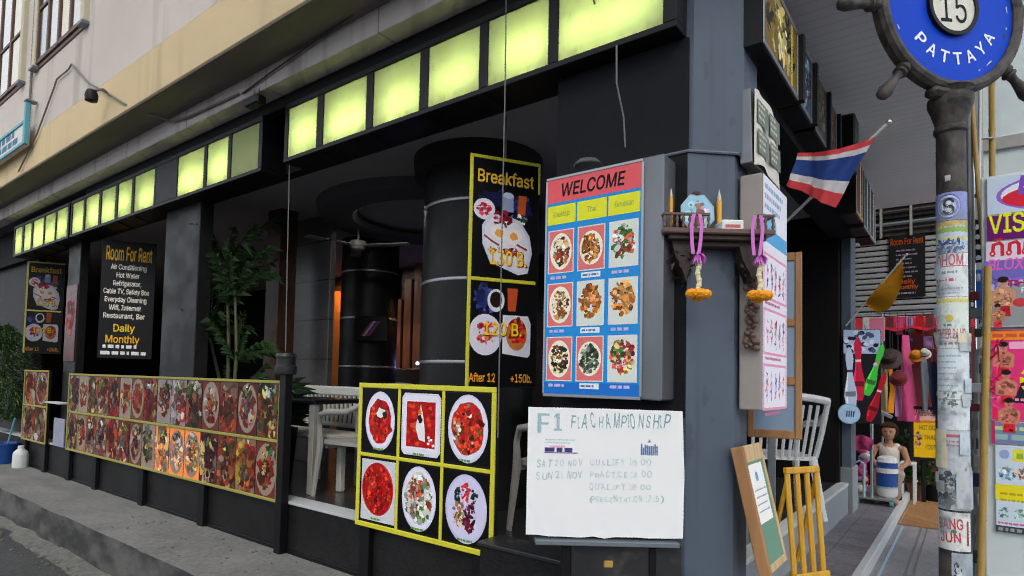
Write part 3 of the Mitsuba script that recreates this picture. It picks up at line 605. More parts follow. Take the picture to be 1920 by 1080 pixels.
# --- hanging breakfast posters, turned towards the street
def breakfast(label, fr, W, H, near):
    t = thing('breakfast_poster', label, 'poster'); r = random.Random(7 if near else 9)
    put('panel', MB().box(0, W, 0, H, -0.012, 0, 0.002, fr), 'black', t)
    tr = 'yellow_trim' if near else 'yellow_old'
    m = MB(); m.box(0, 0.022, 0, H, 0, 0.006, 0.002, fr); m.box(0.022, W, H - 0.02, H, 0, 0.006, 0.002, fr); m.box(0.022, W - 0.02, H * 0.455, H * 0.455 + 0.022, 0, 0.006, 0.002, fr)
    if near: m.box(W - 0.014, W, H * 0.86, H - 0.02, 0, 0.006, 0.002, fr)
    put('yellow_trim', m, tr, t)
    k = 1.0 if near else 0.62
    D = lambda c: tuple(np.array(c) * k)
    A = Art(); A.rect(0.025, 0.01, W - 0.03, H - 0.035, (5, 5, 8), 0)
    A.text('Breakfast', W * 0.51, H * 0.885, 0.075, D((238, 190, 60)), 3, W * 0.80, True, 'c')
    y = H * 0.66
    A.food(W * .5, y + .18, W * .42, .10, [D((28, 34, 90)), D((50, 60, 130)), D((20, 20, 50)), D((90, 110, 180))], 26, r, 1, .4)
    A.ell(W * .21, y + .15, W * .15, .065, D((226, 220, 236)), 6, 20); A.food(W * .21, y + .15, W * .11, .045, [D((200, 30, 60)), D((226, 60, 90))], 20, r, 7, .3)
    A.rect(W * .47, y + .15, W * .15, .10, D((150, 165, 200)), 6); A.ell(W * .545, y + .25, W * .075, .02, D((200, 210, 232)), 6.4, 14)
    A.poly([(W * .68, y + .14), (W * .79, y + .14), (W * .81, y + .26), (W * .69, y + .26)], D((206, 92, 40)), 6)
    A.food(W * .74, y + .11, W * .09, .035, [D((40, 80, 40)), D((230, 220, 190))], 9, r, 7, .5)
    # big plate: sausages, eggs, toast
    A.poly([(W * .18, y + .05), (W * .28, y + .12), (W * .5, y + .13), (W * .72, y + .10), (W * .86, y + .01), (W * .9, y - .09), (W * .84, y - .22), (W * .7, y - .235), (W * .3, y - .17), (W * .19, y - .06)], D((214, 216, 236)), 8)
    A.poly([(W * .22, y + .04), (W * .3, y + .1), (W * .5, y + .11), (W * .7, y + .08), (W * .82, y + .0), (W * .86, y - .09), (W * .8, y - .2), (W * .7, y - .215), (W * .32, y - .15), (W * .23, y - .06)], D((230, 230, 242)), 8.4)
    A.food(W * .45, y + .1, W * .16, .055, [D((140, 20, 40)), D((176, 36, 60))], 16, r, 10, .4)
    for ex, ey in ((.42, .012), (.63, -.0)): A.ell(W * ex, y + ey, W * .12, .05, D((244, 238, 236)), 13, 14, 0, .12, r); A.ell(W * ex, y + ey, W * .06, .026, D((240, 168, 84)), 13.5, 14, 0, .15, r)
    A.food(W * .6, y - .10, W * .16, .03, [D((170, 60, 50)), D((200, 110, 70)), D((150, 40, 50))], 16, r, 12, .4); A.food(W * .36, y - .09, W * .1, .025, [D((220, 190, 150)), D((200, 150, 100))], 9, r, 12, .4)
    A.stroke([(W * .22, y - .01), (W * .32, y - .04), (W * .42, y - .062)], .012, D((150, 60, 60)), 13)
    A.stroke([(W * .66, y - .045), (W * .82, y - .075)], .012, D((150, 50, 50)), 13)
    A.text('130 B.', W * .565, y - .185, 0.088, D((90, 30, 20)), 30, W * .54, True, 'c'); A.text('130 B.', W * .56, y - .18, 0.085, D((255, 206, 40)), 32, W * .52, True, 'c')
    # lower picture
    y = H * 0.24
    A.food(W * .24, y + .20, W * .18, .11, [D((40, 50, 120)), D((70, 80, 160)), D((24, 26, 70))], 16, r, 1, .5)
    A.ell(W * .40, y + .19, W * .12, .07, D((226, 226, 240)), 6, 18); A.ell(W * .40, y + .195, W * .085, .05, D((30, 18, 18)), 6.5, 16)
    A.poly([(W * .57, y + .13), (W * .68, y + .13), (W * .71, y + .27), (W * .56, y + .27)], D((200, 80, 40)), 6)
    A.ell(W * .26, y - .02, W * .23, .125, D((226, 222, 240)), 8, 22); A.food(W * .27, y - .01, W * .14, .08, [D((200, 30, 60)), D((226, 60, 80)), D((230, 110, 60))], 26, r, 9, .3)
    A.poly([(W * .5, y + .105), (W * .86, y + .105), (W * .9, y + .06), (W * .9, y - .13), (W * .86, y - .15), (W * .5, y - .13)], D((226, 226, 240)), 8.5); A.ell(W * .70, y - .01, W * .15, .1, D((196, 120, 60)), 9, 18); A.food(W * .70, y + .01, W * .14, .085, [D((176, 16, 24)), D((210, 40, 36))], 24, r, 9.5, .3)
    A.text('120 B.', W * .505, y - .025, 0.078, D((90, 30, 20)), 30, W * .56, True, 'c'); A.text('120 B.', W * .5, y - .02, 0.075, D((255, 206, 40)), 32, W * .54, True, 'c')
    A.text('After 12', W * .05, 0.035, 0.05, D((240, 160, 40)), 4, W * .36, True); A.text('+150b.', W * .93, 0.035, 0.05, D((240, 160, 40)), 4, W * .3, True, 'r')
    print_on('printed_face', A, fr, t, 0.0006, step=0.00015)
    put('hanger', MB().tube([fr.p(W * .5, H, -0.006), fr.p(W * .5, H + 0.28 if near else H + 0.05, -0.006)], 0.003, 5), 'grey_wire', t)
breakfast('tall black breakfast poster in bright yellow trim, hanging left of the red headed menu box', Fr((-1.355, 0.09, 1.25), (0.5, 0.86, 0)), 0.468, 1.405, True)
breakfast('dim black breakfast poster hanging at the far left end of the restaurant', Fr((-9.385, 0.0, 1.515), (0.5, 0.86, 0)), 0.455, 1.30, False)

# --- rooms for rent poster
t = thing('rental_poster', 'black poster of yellow and white lettering hanging over the long food banner', 'poster')
fr = Fr((-6.868, 0.09, 1.46), (0.5, 0.86, 0)); W, H = 0.50, 1.31
put('panel', MB().box(-0.03, W + 0.03, -0.02, H + 0.05, -0.012, 0, 0.002, fr), 'black', t)
A = Art()
A.text('Room For Rent', W / 2, H * 0.865, 0.16, (250, 186, 30), 3, W * 0.95, True, 'c')
for i, (s, w) in enumerate([('Air Conditioning', .74), ('Hot Water', .48), ('Refrigerator,', .58), ('Cable TV, Safety Box', .94), ('Everyday Cleaning', .86), ('Wifi, Internet', .66), ('Restaurant, Bar', .86)]):
    A.text(s, W / 2 - 0.004 * i, H * (0.782 - 0.073 * i), 0.058, (246, 240, 226), 3, W * w, True, 'c')
A.text('Daily', W * .46, H * 0.225, 0.085, (250, 206, 20), 3, W * .44, True, 'c'); A.text('Monthly', W * .44, H * 0.125, 0.085, (250, 186, 30), 3, W * .7, True, 'c')
A.lines(W * .04, H * .075, W * .9, 1, .03, .04, (240, 236, 240), random.Random(4), 3); A.lines(W * .0, H * .018, W * 1.0, 1, .03, .04, (240, 236, 240), random.Random(6), 3)
print_on('printed_face', A, fr, t, 0.0006)

# --- WELCOME menu box
t = thing('welcome_menu_box', 'tall aluminium menu box headed WELCOME with nine food pictures on blue', 'menu box')
fw = Fr((-0.648, -0.15, 1.238), (1, 0, 0)); W, H = 0.490, 1.045
put('case', MB().box(-0.006, W + 0.10, -0.012, H + 0.02, -0.145, -0.006, 0.006, fw), 'aluminium', t)
m = MB().box(-0.006, W + 0.006, -0.014, 0.0, -0.01, 0.004, 0.002, fw).box(-0.006, W + 0.006, H, H + 0.014, -0.01, 0.004, 0.002, fw).box(-0.010, 0.0, 0, H, -0.01, 0.0035, 0.002, fw).box(W, W + 0.012, 0, H, -0.01, 0.0035, 0.002, fw)
put('edge_trim', m, 'steel', t)
A = Art(); A.rect(0, 0, W, H, (38, 140, 214), 0); A.rect(0, H - 0.115, W, 0.115, (222, 92, 100), 1)
A.text('WELCOME', W * 0.49, H - 0.088, 0.062, (20, 16, 18), 3, W * 0.68, True, 'c', 0.12)
cw = W / 3
for c, s in enumerate(('Breakfast', 'Thai', 'European')):
    A.rect(c * cw + 0.004, H - 0.222, cw - 0.008, 0.092, (222, 224, 50), 2); A.text(s, (c + .5) * cw, H - 0.186, 0.026, (120, 150, 90), 3, cw * (.55 if c != 1 else .3), False, 'c')
A.rect(0, 0, W, 0.055, (30, 112, 200), 1)
print_on('printed_face', A, fw, t, 0.0006)
r = random.Random(17); rows = [H - 0.475, H - 0.735, H - 0.995]
pal9 = [MEAT + PALE, BROWN + [(200, 90, 40), (120, 60, 20)], [(60, 110, 50), (120, 60, 30), (220, 230, 235), (190, 80, 60)], PALE + [(200, 90, 80)] + BROWN, BROWN + [(222, 140, 90)], BROWN + [(230, 150, 60), (120, 50, 30)], [(120, 60, 40), (90, 90, 50), (200, 170, 110), (40, 40, 30)], [(70, 90, 70), (110, 120, 100), (50, 60, 50), (150, 150, 140)], [(170, 40, 50), (90, 120, 60), (220, 190, 120), (200, 80, 70)]]
for i, y0 in enumerate(rows):
    for c in range(3):
        A = Art(); x0, w, h = c * cw + 0.010, cw - 0.020, 0.212
        x, y = x0 + w / 2, y0 + h / 2 + 0.012
        A.rect(x0, y0 + 0.012, w, h, (228, 214, 214), 1); white = (i, c) in ((0, 2), (1, 1), (1, 2), (2, 2))
        A.rect(x0 + 0.005, y0 + 0.017, w - 0.010, h - 0.010, (214, 222, 214) if white else (220, 116, 116), 1.5)
        if white: A.food(x, y + .01, w * .42, h * .40, pal9[i * 3 + c], 60, r, 3, .26)
        else: A.ell(x, y, w * .42, h * .42 if c == 0 else h * .38, (240, 236, 214), 2, 22); A.food(x, y, w * .35, h * .355, pal9[i * 3 + c], 60, r, 3, .24)
        if c == 1: A.rect(x0 + w * .15, y0 - 0.022, w * .7, 0.026, (226, 234, 240), 2); A.lines(x0 + w * .2, y0 - 0.014, w * .6, 1, .02, .010, (90, 120, 170), r, 3)
        else: A.lines(x0 + w * .1, y0 - 0.016, w * .8, 1, .02, .014, (190, 180, 226), r, 3)
        print_on('food_picture', A, fw, t, 0.0012, step=0.00012)
put('lamp_cover', MB().lathe([(0.0, 0.03), (0.05, 0.022), (0.07, 0.0), (0.065, -0.004)], (-0.46, -0.09, 2.345), 20), 'steel', t, smooth=40)

# --- whiteboard at the corner, facing the camera side
t = thing('whiteboard', 'white board with faint handwriting leaning at the foot of the corner column', 'whiteboard')
fb = Fr((-0.524, -0.466, 0.632), (0.78, 0.626, 0)); W, H = 0.675, 0.552
m = MB(); ed = [(0, H)] + [(W * .01 * 0, 0.004)]
r = random.Random(2); bot = [(W * i / 14, 0.006 * r.random() - (0.006 if i in (4, 5, 7) else 0)) for i in range(15)]
q = bot + [(W + 0.004, H * .5), (W - 0.006, H - 0.003), (W * .5, H), (0.0, H), (0, H * .5)]
put('board', MB().prism(q, fb, -0.012, 0), 'board_white', t)
A = Art(); ink = (160, 186, 194); dk = (122, 158, 168); hr = random.Random(44)
def hand(txt, x, y, h, col, w, slope=0.0):
    cw_ = [.45 if ch in 'I1:() ' else 1.0 for ch in txt]; n = sum(cw_); at = 0.0
    for i, ch in enumerate(txt):
        q = w * at / n; at += cw_[i]
        if ch == ' ': continue
        k = h * (.82 + .4 * hr.random())
        A.text(ch, x + q, y + slope * q + h * .12 * (hr.random() - .5), k, tuple(np.array(col) + 16 * (hr.random() - .5)), 2, w / n * (.55 + .3 * hr.random()) if ch not in 'I1:' else w / n * .22, False, 'l', .25 * (hr.random() - .4), .22 * (hr.random() - .5))
for dx in (0, 0.007): A.text('F', W * .06 + dx, H * .80, 0.085, ink, 2, .045); A.text('1', W * .165 + dx, H * .82, 0.075, ink, 2.2, .028)
hand('FIA CHAMPIONSHIP', W * .275, H * .845, 0.056, dk, W * .64, .02)
for i in range(2): A.lines(W * .11, H * .745 - i * .012, W * .2, 1, .01, .005, (176, 206, 206), r, 2)
A.lines(W * .11, H * .655, W * .19, 1, .02, .018, (70, 66, 120), r, 2); A.rect(W * .105, H * .645, W * .215, .004, (120, 80, 140), 2); A.rect(W * .14, H * .69, W * .1, .008, (230, 170, 214), 2)
for q in range(9): A.rect(W * .725 + q * W * .0125, H * .645, W * .009, .03 + .02 * r.random(), (84, 110, 160), 2)
A.poly([(W * .765, H * .74), (W * .78, H * .77), (W * .79, H * .75)], (100, 130, 160), 2)
for i, (a, b) in enumerate([('SAT 20 NOV', 'QUALIFY    18 00'), ('SUN 21 NOV', 'PRACTICE   16 00'), (None, 'QUALIFY    18 00'), (None, '(PRESENTATION  17:15)')]):
    y = H * (.555 - .095 * i)
    if a: hand(a, W * .06, y - .012, 0.028, ink, W * .30, .06)
    hand(' '.join(b.split()), W * .40, y, 0.025, (170, 194, 200), W * (.40 if i < 3 else .47), .03)
print_on('handwriting', A, fb, t, 0.0005)
put('ledge', MB().box(0.04, W - 0.02, -0.032, -0.012, -0.03, 0.025, 0.003, fb), 'slate', t)

# --- black stand under the whiteboard
t = thing('corner_stand', 'low scuffed black stand under the whiteboard', 'stand')
fs = Fr((-0.455, -0.40, 0.0), (0.78, 0.626, 0))
put('box', MB().box(0.10, 0.58, 0.0, 0.60, -0.20, -0.012, 0.006, fs), 'black_box', t)
put('front_frame', MB().box(0.06, 0.10, 0, 0.60, -0.03, 0.0, 0.003, fs), 'black', t); put('front_frame', MB().box(0.44, 0.47, 0, 0.59, -0.02, -0.004, 0.003, fs), 'black', t)
put('scuffed_latch', MB().box(0.245, 0.285, 0.50, 0.53, -0.014, -0.004, 0.004, fs), 'bamboo', t)
t = thing('granite_block', 'dark granite block with pale edges between menu board and whiteboard', 'plinth')
put('block', MB().box(-0.985, -0.31, -0.20, -0.015, -0.02, 0.455, 0.004), 'granite', t)
put('top_slab', MB().box(-0.995, -0.31, -0.215, -0.012, 0.455, 0.475, 0.004), 'black_box', t)

# --- posts, cables
t = thing('speaker_post', 'black post with a dark capped head at the right end of the long banner', 'post')
put('post', MB().box(-3.00, -2.925, -0.075, -0.01, 0.0, 1.30, 0.004), 'black', t)
put('head', MB().lathe([(0.0, 1.30), (0.075, 1.30), (0.08, 1.32), (0.08, 1.36), (0.07, 1.37), (0.07, 1.42), (0.078, 1.43), (0.07, 1.455), (0, 1.46)], (-2.965, -0.05, 0), 16), 'black_box', t, smooth=40)
solo('cord', MB().tube([(-2.975, -0.05, 1.47), (-2.99, -0.055, 2.2), (-3.0, -0.06, 2.90)], 0.004, 5), 'grey_wire', 'thin grey cord rising from the black post to the light box', 'cord')
solo('cord', MB().tube([(-0.93, -0.14, 1.0), (-0.925, -0.15, 2.0), (-0.93, -0.145, 2.88), (-0.94, -0.14, 3.4)], 0.0035, 5), 'grey_wire', 'long thin cord hanging before the bright breakfast poster', 'cord')
solo('cord', MB().tube([(-0.30, -0.125, 2.87), (-0.305, -0.11, 2.7), (-0.295, -0.05, 2.55), (-0.300, -0.02, 2.42)], 0.0045, 5), 'grey_wire', 'short frayed cord hanging under the nearest light box', 'cord')
solo('loose_wire', MB().tube([(-0.42, -0.135, 3.30), (-0.43, -0.14, 3.24), (-0.405, -0.135, 3.20), (-0.425, -0.135, 3.15), (-0.415, -0.13, 3.11)], 0.005, 5), 'wire', 'dark curled wire end over the nearest lime panel', 'wire')
solo('wall_cable', MB().tube([(-7.7, -0.575, 3.60), (-7.1, -0.575, 3.9), (-6.62, -0.57, 4.30), (-6.55, -0.57, 4.37), (-6.2, -0.57, 4.37), (-6.12, -0.57, 4.40), (-5.6, -0.575, 4.05), (-5.05, -0.575, 3.78), (-4.75, -0.565, 3.62), (-4.5, -0.28, 3.50), (-4.2, -0.27, 3.47), (-3.4, -0.265, 3.45)], 0.009, 6), 'grey_wire', 'cable pinned in loops across the upper wall', 'cable')
solo('fascia_cable', MB().tube([(-3.35, -0.262, 3.44), (-2.9, -0.27, 3.49), (-2.4, -0.275, 3.54), (-2.0, -0.30, 3.56), (-1.8, -0.56, 3.66), (-1.5, -0.565, 3.85), (-1.2, -0.57, 4.1)], 0.007, 6), 'wire', 'dark cable sagging up the grey fascia', 'cable')
t = thing('wall_lamp', 'small dark lamp fixed on the beige band', 'lamp')
put('arm', MB().tube([(-5.12, -0.55, 3.80), (-5.1, -0.62, 3.83), (-5.12, -0.68, 3.80)], 0.012, 6), 'grey_wire', t)
put('head', MB().lathe([(0.0, 0.05), (0.04, 0.045), (0.055, 0.0), (0.05, -0.05), (0, -0.06)], (-5.13, -0.70, 3.75), 14), 'black', t, smooth=40)
t = thing('turquoise_sign', 'white sign in a turquoise frame on the upper wall at the far left', 'sign')
ft = Fr((-9.5, -0.65, 3.80), (1, 0, 0)); W, H = 2.25, 0.28
put('panel', MB().box(0, W, 0, H, -0.05, 0, 0.004, ft), 'white_paint', t)
put('frame', frame_bars(ft, W, H, 0.035, 0.012).box(W - 0.01, W + 0.045, 0.0, 0.48, -0.03, 0.014, 0.004, ft), 'turquoise', t)
put('bracket', MB().box(W - 0.02, W + 0.07, 0.48, 0.50, -0.09, 0.02, 0.004, ft), 'slate', t)
A = Art(); A.lines(W * .52, H * .6, W * .4, 1, .1, .09, (60, 110, 140), random.Random(3), 2); A.lines(W * .45, H * .25, W * .5, 1, .1, .07, (60, 110, 140), random.Random(5), 2)
print_on('lettering', A, ft, t, 0.001)
t = thing('security_camera', 'small black bracket fitting hanging from the fascia between two light boxes', 'fitting')
put('arm', MB().tube([(-3.2, -0.24, 3.44), (-3.2, -0.26, 3.36)], 0.012, 6).tube([(-3.13, -0.24, 3.44), (-3.15, -0.26, 3.36)], 0.01, 6), 'grey_wire', t)
put('body', MB().box(-3.26, -3.08, -0.30, -0.22, 3.29, 3.36, 0.012), 'black', t)

# ================================================================ plants and bits at the far left
def leaf(mb, base, d, length, width, droop=0.3, up=np.array([0, 0, 1.0])):
    d = np.array(d, float); d /= np.linalg.norm(d); s = np.cross(d, up); s /= np.linalg.norm(s) + 1e-9
    p0, p1, p2 = np.array(base), np.array(base) + d * length * .45 + up * length * .04, np.array(base) + d * length - up * length * droop
    mb.add([p0, p1 - s * width / 2, p1 + s * width / 2, p2], [[0, 1, 3], [0, 3, 2]])
t = thing('shrub', 'dense green shrub at the far left edge, behind the blue bucket', 'shrub')
r = random.Random(31); m = MB()
for i in range(5200):
    a, z = r.random() * 2 * PI, r.random()
    R = 0.55 * math.sin(PI * min(1, z * .85 + .13)) ** .6 * (0.45 + .55 * math.sqrt(r.random())) * (0.85 + .35 * math.sin(3 * a + 7 * z))
    c = (-9.95 + R * math.cos(a) * 1.2, -0.12 + R * .75 * math.sin(a), 0.55 + 1.35 * z)
    leaf(m, c, (r.random() - .5 + .6 * math.cos(a), r.random() - .5 + .6 * math.sin(a), r.random() - .25), .05 + .05 * r.random(), .022 + .015 * r.random())
put('foliage', m, 'leaf', t, kind='stuff')
put('trunk', MB().tube([(-9.95, -0.1, 0), (-9.97, -0.1, .5), (-9.9, -0.08, 1.1)], [.035, .03, .015], 8).tube([(-9.96, -0.1, .4), (-10.15, -0.2, 1.1)], [.02, .01], 6).tube([(-9.96, -0.1, .45), (-9.75, -0.15, 1.2)], [.02, .01], 6), 'cane', t)
t = thing('bucket', 'blue plastic bucket on the pavement at the far left', 'bucket')
put('body', MB().lathe([(0.13, 0.0), (0.18, 0.25), (0.19, 0.255), (0.19, 0.275), (0.175, 0.275), (0.125, 0.01), (0, 0.01)], (-9.35, -0.16, 0), 24), 'bucket_blue', t, smooth=40)
put('stick', MB().tube([(-9.36, -0.16, .02), (-9.16, -0.10, .62)], .012, 6), 'turquoise', t)
t = thing('bottle', 'white plastic jug standing beside the blue bucket', 'bottle')
put('body', MB().lathe([(0, 0), (0.085, 0), (0.09, 0.02), (0.09, 0.17), (0.075, 0.21), (0.035, 0.245), (0.032, 0.26)], (-8.75, -0.12, 0), 20), 'bottle_white', t, smooth=40)
put('cap', MB().lathe([(0.036, 0.255), (0.036, 0.285), (0, 0.287)], (-8.75, -0.12, 0), 14), 'white_plastic', t, smooth=40)
t = thing('notice_card', 'small pale card on the wall beside the narrow food panel', 'card')
put('card', MB().box(-7.86, -7.50, -0.035, -0.02, 0.36, 0.70, 0.003), 'card_grey', t)
put('shelf', MB().box(-7.95, -7.42, -0.12, 0.0, 0.88, 0.90, 0.003), 'grey_edge', t)
# tall palm inside the opening
t = thing('potted_palm', 'tall slender palm standing inside the opening behind the long banner', 'palm'); r = random.Random(12)
bx, by = -4.62, 0.42
put('pot', MB().lathe([(0, 0.372), (0.15, 0.372), (0.2, 0.72), (0.21, 0.74), (0.18, 0.74), (0.17, 0.7), (0, 0.7)], (bx, by, 0), 20), 'terracotta', t, smooth=40)
canes = [((bx + .03, by, .7), (bx + .02, by - .02, 1.6), (bx - .08, by - .02, 2.35)), ((bx + .1, by, .7), (bx + .14, by, 1.5), (bx + .06, by, 2.1)), ((bx - .05, by, .7), (bx - .14, by, 1.2), (bx - .28, by - .05, 1.65))]
for c in canes: put('cane', MB().tube(c, [.02, .017, .012], 7), 'cane', t)
def frond(base, ang, length, lift, parent):
    m = MB(); d = np.array([math.cos(ang), math.sin(ang), 0]); pts = []
    for i in range(9):
        q = i / 8; pts.append(np.array(base) + d * length * q * (1 - .15 * q) + np.array([0, 0, 1]) * (lift * q - (.9 * length) * q * q * .55))
    m.tube(pts, [.006 * (1 - .8 * i / 8) + .001 for i in range(9)], 5)
    for i in range(1, 20):
        q = i / 20; k = min(7, int(q * 8)); p = pts[k] + (pts[k + 1] - pts[k]) * (q * 8 - k); tdir = pts[k + 1] - pts[k]; tdir /= np.linalg.norm(tdir)
        sd = np.cross(tdir, [0, 0, 1]); sd /= np.linalg.norm(sd) + 1e-9
        for sg in (1, -1):
            if r.random() < .25: continue
            leaf(m, p, sd * sg * (.4 + .5 * r.random()) + tdir * 1.3 + np.array([0, 0, .5 * (r.random() - .6)]), length * (.22 + .22 * r.random()), .006 + .006 * r.random(), .25 + .5 * r.random())
    put('frond', m, 'leaf_palm', parent)
for top in (2.40, 2.12, 1.9, 1.68, 1.35, 1.0):
    b = {1.9: (bx - .01, by - .02, 1.95), 1.35: (bx + .13, by, 1.4), 2.40: canes[0][2], 2.12: canes[1][2], 1.68: canes[2][2], 1.0: (bx, by, .95)}[top]
    for i in range(7 if top > 1.2 else 8):
        frond(b, i * 2.4 + r.random() * .6, .20 + .28 * r.random(), .30 + .40 * r.random(), t)
frond(canes[0][2], 1.5, .6, .9, t)
t = thing('potted_plant', 'small leafy plant at the foot of the granite column behind the long banner', 'plant'); m = MB()
for i in range(220): a = r.random() * 2 * PI; leaf(m, (-3.62 + .03 * math.cos(a), .34 + .03 * math.sin(a), .85 + .3 * r.random()), (math.cos(a), math.sin(a), .2 + r.random()), .2 + .15 * r.random(), .05)
put('foliage', m, 'leaf_dark', t, kind='stuff'); put('pot', MB().lathe([(0, .372), (.12, .372), (.16, .85), (.14, .85), (0, .8)], (-3.62, .34, 0), 18), 'black', t, smooth=40)
# ================================================================ inside: tables, chairs, lamps
def bx_pts(o, rot):
    c, s = math.cos(rot), math.sin(rot); return Fr(o, (c, s, 0), (-s, c, 0))
def chair(label, o, rot, mt, group):
    """moulded plastic armchair: local +y is the way the sitter faces"""
    t = thing('plastic_chair', label, 'chair', group); f = bx_pts(o, rot)
    q = [(-.23, -.2), (-.17, -.24), (.17, -.24), (.23, -.2), (.25, .18), (.2, .24), (-.2, .24), (-.25, .18)]
    put('seat', MB().prism(q, f, .405, .432).box(-.2, .2, .215, .235, .36, .41, .006, f), mt, t)
    def bp(a, z):   # the back's curved surface
        k = (z - .42) / .43; return f.p(a * (1 + .12 * k), -.20 - .13 * k - .045 * (1 - (a / .24) ** 2), z)
    m = MB()
    for i in range(9):
        a = -.19 + .38 * i / 8
        m.tube([bp(a, z) for z in (.42, .55, .68, .80)], [.011, .012, .012, .012], 5)
    zz = lambda a: .83 + .03 * (1 - (a / .25) ** 2)
    m.tube([bp(a, zz(a)) for a in np.linspace(-.25, .25, 11)], .027, 7); m.tube([bp(-.24, .43), bp(-.25, .6), bp(-.25, .83)], .02, 6); m.tube([bp(.24, .43), bp(.25, .6), bp(.25, .83)], .02, 6)
    put('backrest', m, mt, t, smooth=50)
    for s in (-1, 1):
        put('arm', MB().tube([bp(s * .25, .74), f.p(s * .29, -.12, .665), f.p(s * .295, .08, .655), f.p(s * .28, .2, .63), f.p(s * .265, .225, .55)], [.02, .024, .026, .024, .02], 7), mt, t, smooth=50)
        put('leg', MB().tube([f.p(s * .265, .225, .55), f.p(s * .25, .225, .40), f.p(s * .275, .26, 0)], [.02, .028, .018], 7), mt, t, smooth=50)
        put('leg', MB().tube([f.p(s * .22, -.2, .43), f.p(s * .24, -.25, .2), f.p(s * .265, -.30, 0)], [.03, .026, .018], 7), mt, t, smooth=50)
    return t
G = 'plastic chairs at the dining tables'
chair('grey plastic armchair in side view just left of the six plate board', (-2.72, .52, FLOOR), math.radians(92), 'plastic_grey', G)
def bench(label, x0, x1, y, mt):
    t = thing('slatted_bench', label, 'bench')
    put('seat', MB().box(x0, x1, y - .45, y - .04, FLOOR + .40, FLOOR + .44, .01), mt, t)
    put('top_rail', MB().box(x0, x1, y - .02, y + .02, FLOOR + .745, FLOOR + .83, .012), mt, t)
    put('low_rail', MB().box(x0, x1, y - .02, y + .015, FLOOR + .46, FLOOR + .50, .008), mt, t)
    n = int((x1 - x0) / .062)
    for i in range(n + 1):
        x = x0 + .02 + (x1 - x0 - .04) * i / n; put('slat', MB().tube([(x, y, FLOOR + .49), (x, y + .015, FLOOR + .62), (x, y, FLOOR + .76)], .016, 6), mt, t, smooth=50)
    for x in (x0 + .04, x1 - .04):
        for yy in (y - .41, y - .02): put('leg', MB().box(x - .03, x + .03, yy - .025, yy + .025, FLOOR, FLOOR + .41, .006), mt, t)
bench('pale slatted bench behind the black table, its flat top rail showing', -4.30, -2.95, .92, 'plastic_pale')
chair('grey plastic chair between the six plate board and the whiteboard', (-1.05, .75, FLOOR), math.radians(100), 'plastic_grey', G)
chair('white plastic chair at the entrance, its tall slatted back above the yellow rack', (-0.20, 2.30, FLOOR), math.radians(30), 'white_plastic', G)
chair('white plastic chair showing only its legs below the wooden framed panel', (-0.62, 1.75, FLOOR), math.radians(-60), 'white_plastic', G)
def table(label, o, rot, w):
    t = thing('dining_table', label, 'table', 'dining tables inside the restaurant'); f = bx_pts(o, rot)
    put('tabletop', MB().box(-w, w, -w, w, .70, .735, .008, f), 'black', t)
    for a in (-1, 1):
        for b in (-1, 1): put('leg', MB().box(a * w * .85 - .028, a * w * .85 + .028, b * w * .85 - .028, b * w * .85 + .028, 0, .70, .004, f), 'plastic_grey', t)
table('black topped table left of the side view armchair', (-3.32, .50, FLOOR), .1, .30)
table('black topped table right of the six plate board', (-1.15, 1.35, FLOOR), .05, .36)
table('black topped table behind the entrance chairs', (-.85, 2.3, FLOOR), .0, .36)
def downlight(p, label, rad=(50, 46, 40)):
    t = thing('ceiling_light', label, 'ceiling light', 'small round lights in the dining room ceiling')
    put('rim', MB().lathe([(.045, 0), (.06, -.008), (.062, 0)], p, 18), 'steel', t)
    lamp('bulb', MB().lathe([(0.0, -.006), (.046, -.004)], p, 18), t, rad)
downlight((-3.62, 1.2, 3.012), 'round ceiling light nearest the round column')
downlight((-6.3, 3.3, 3.012), 'round ceiling light deep inside, above the timber door')
downlight((-7.3, 3.6, 2.95), 'round ceiling light close over the timber door', (150, 76, 26))
def bar_stool(p, label):
    t = thing('bar_stool', label, 'stool', 'stools along the bar'); x, y = p
    put('seat', MB().lathe([(0, .74), (.17, .74), (.18, .76), (.17, .79), (0, .80)], (x, y, FLOOR), 18), 'tea_dim', t, smooth=40)
    for a in range(4): put('leg', MB().tube([(x + .1 * math.cos(a * PI / 2), y + .1 * math.sin(a * PI / 2), FLOOR + .74), (x + .19 * math.cos(a * PI / 2), y + .19 * math.sin(a * PI / 2), FLOOR)], .014, 6), 'tea_dim', t)
bar_stool((-5.9, 2.95), 'brown stool before the bar, the left one'); bar_stool((-5.3, 2.95), 'brown stool before the bar, the middle one'); bar_stool((-4.7, 2.95), 'brown stool before the bar, the right one')
for i, (x, z) in enumerate(((-6.1, 2.15), (-4.2, 2.3))):
    t = thing('pendant_lamp', ['small warm pendant lamp over the left of the bar', 'small warm pendant lamp over the right of the bar'][i], 'lamp')
    put('cord', MB().tube([(x, 3.3, 3.02), (x, 3.3, z + .12)], .006, 5), 'wire', t); put('shade', MB().lathe([(.02, .13), (.05, .10), (.11, 0.0), (.105, 0.0), (.045, .09)], (x, 3.3, z), 18), 'tea_dim', t, smooth=40)
    lamp('bulb', trimesh.creation.icosphere(2, .03).apply_translation((x, 3.3, z + .03)), t, (40, 20, 7))
t = thing('ceiling_fan', 'grey ceiling fan deep inside the dining room', 'fan')
c = (-4.3, 1.7)
put('rod', MB().tube([(*c, 3.02), (*c, 2.78)], .012, 6), 'plastic_grey', t); put('motor', MB().lathe([(0, 2.8), (.09, 2.79), (.1, 2.74), (.07, 2.70), (0, 2.69)], (*c, 0), 18), 'plastic_grey', t, smooth=40)
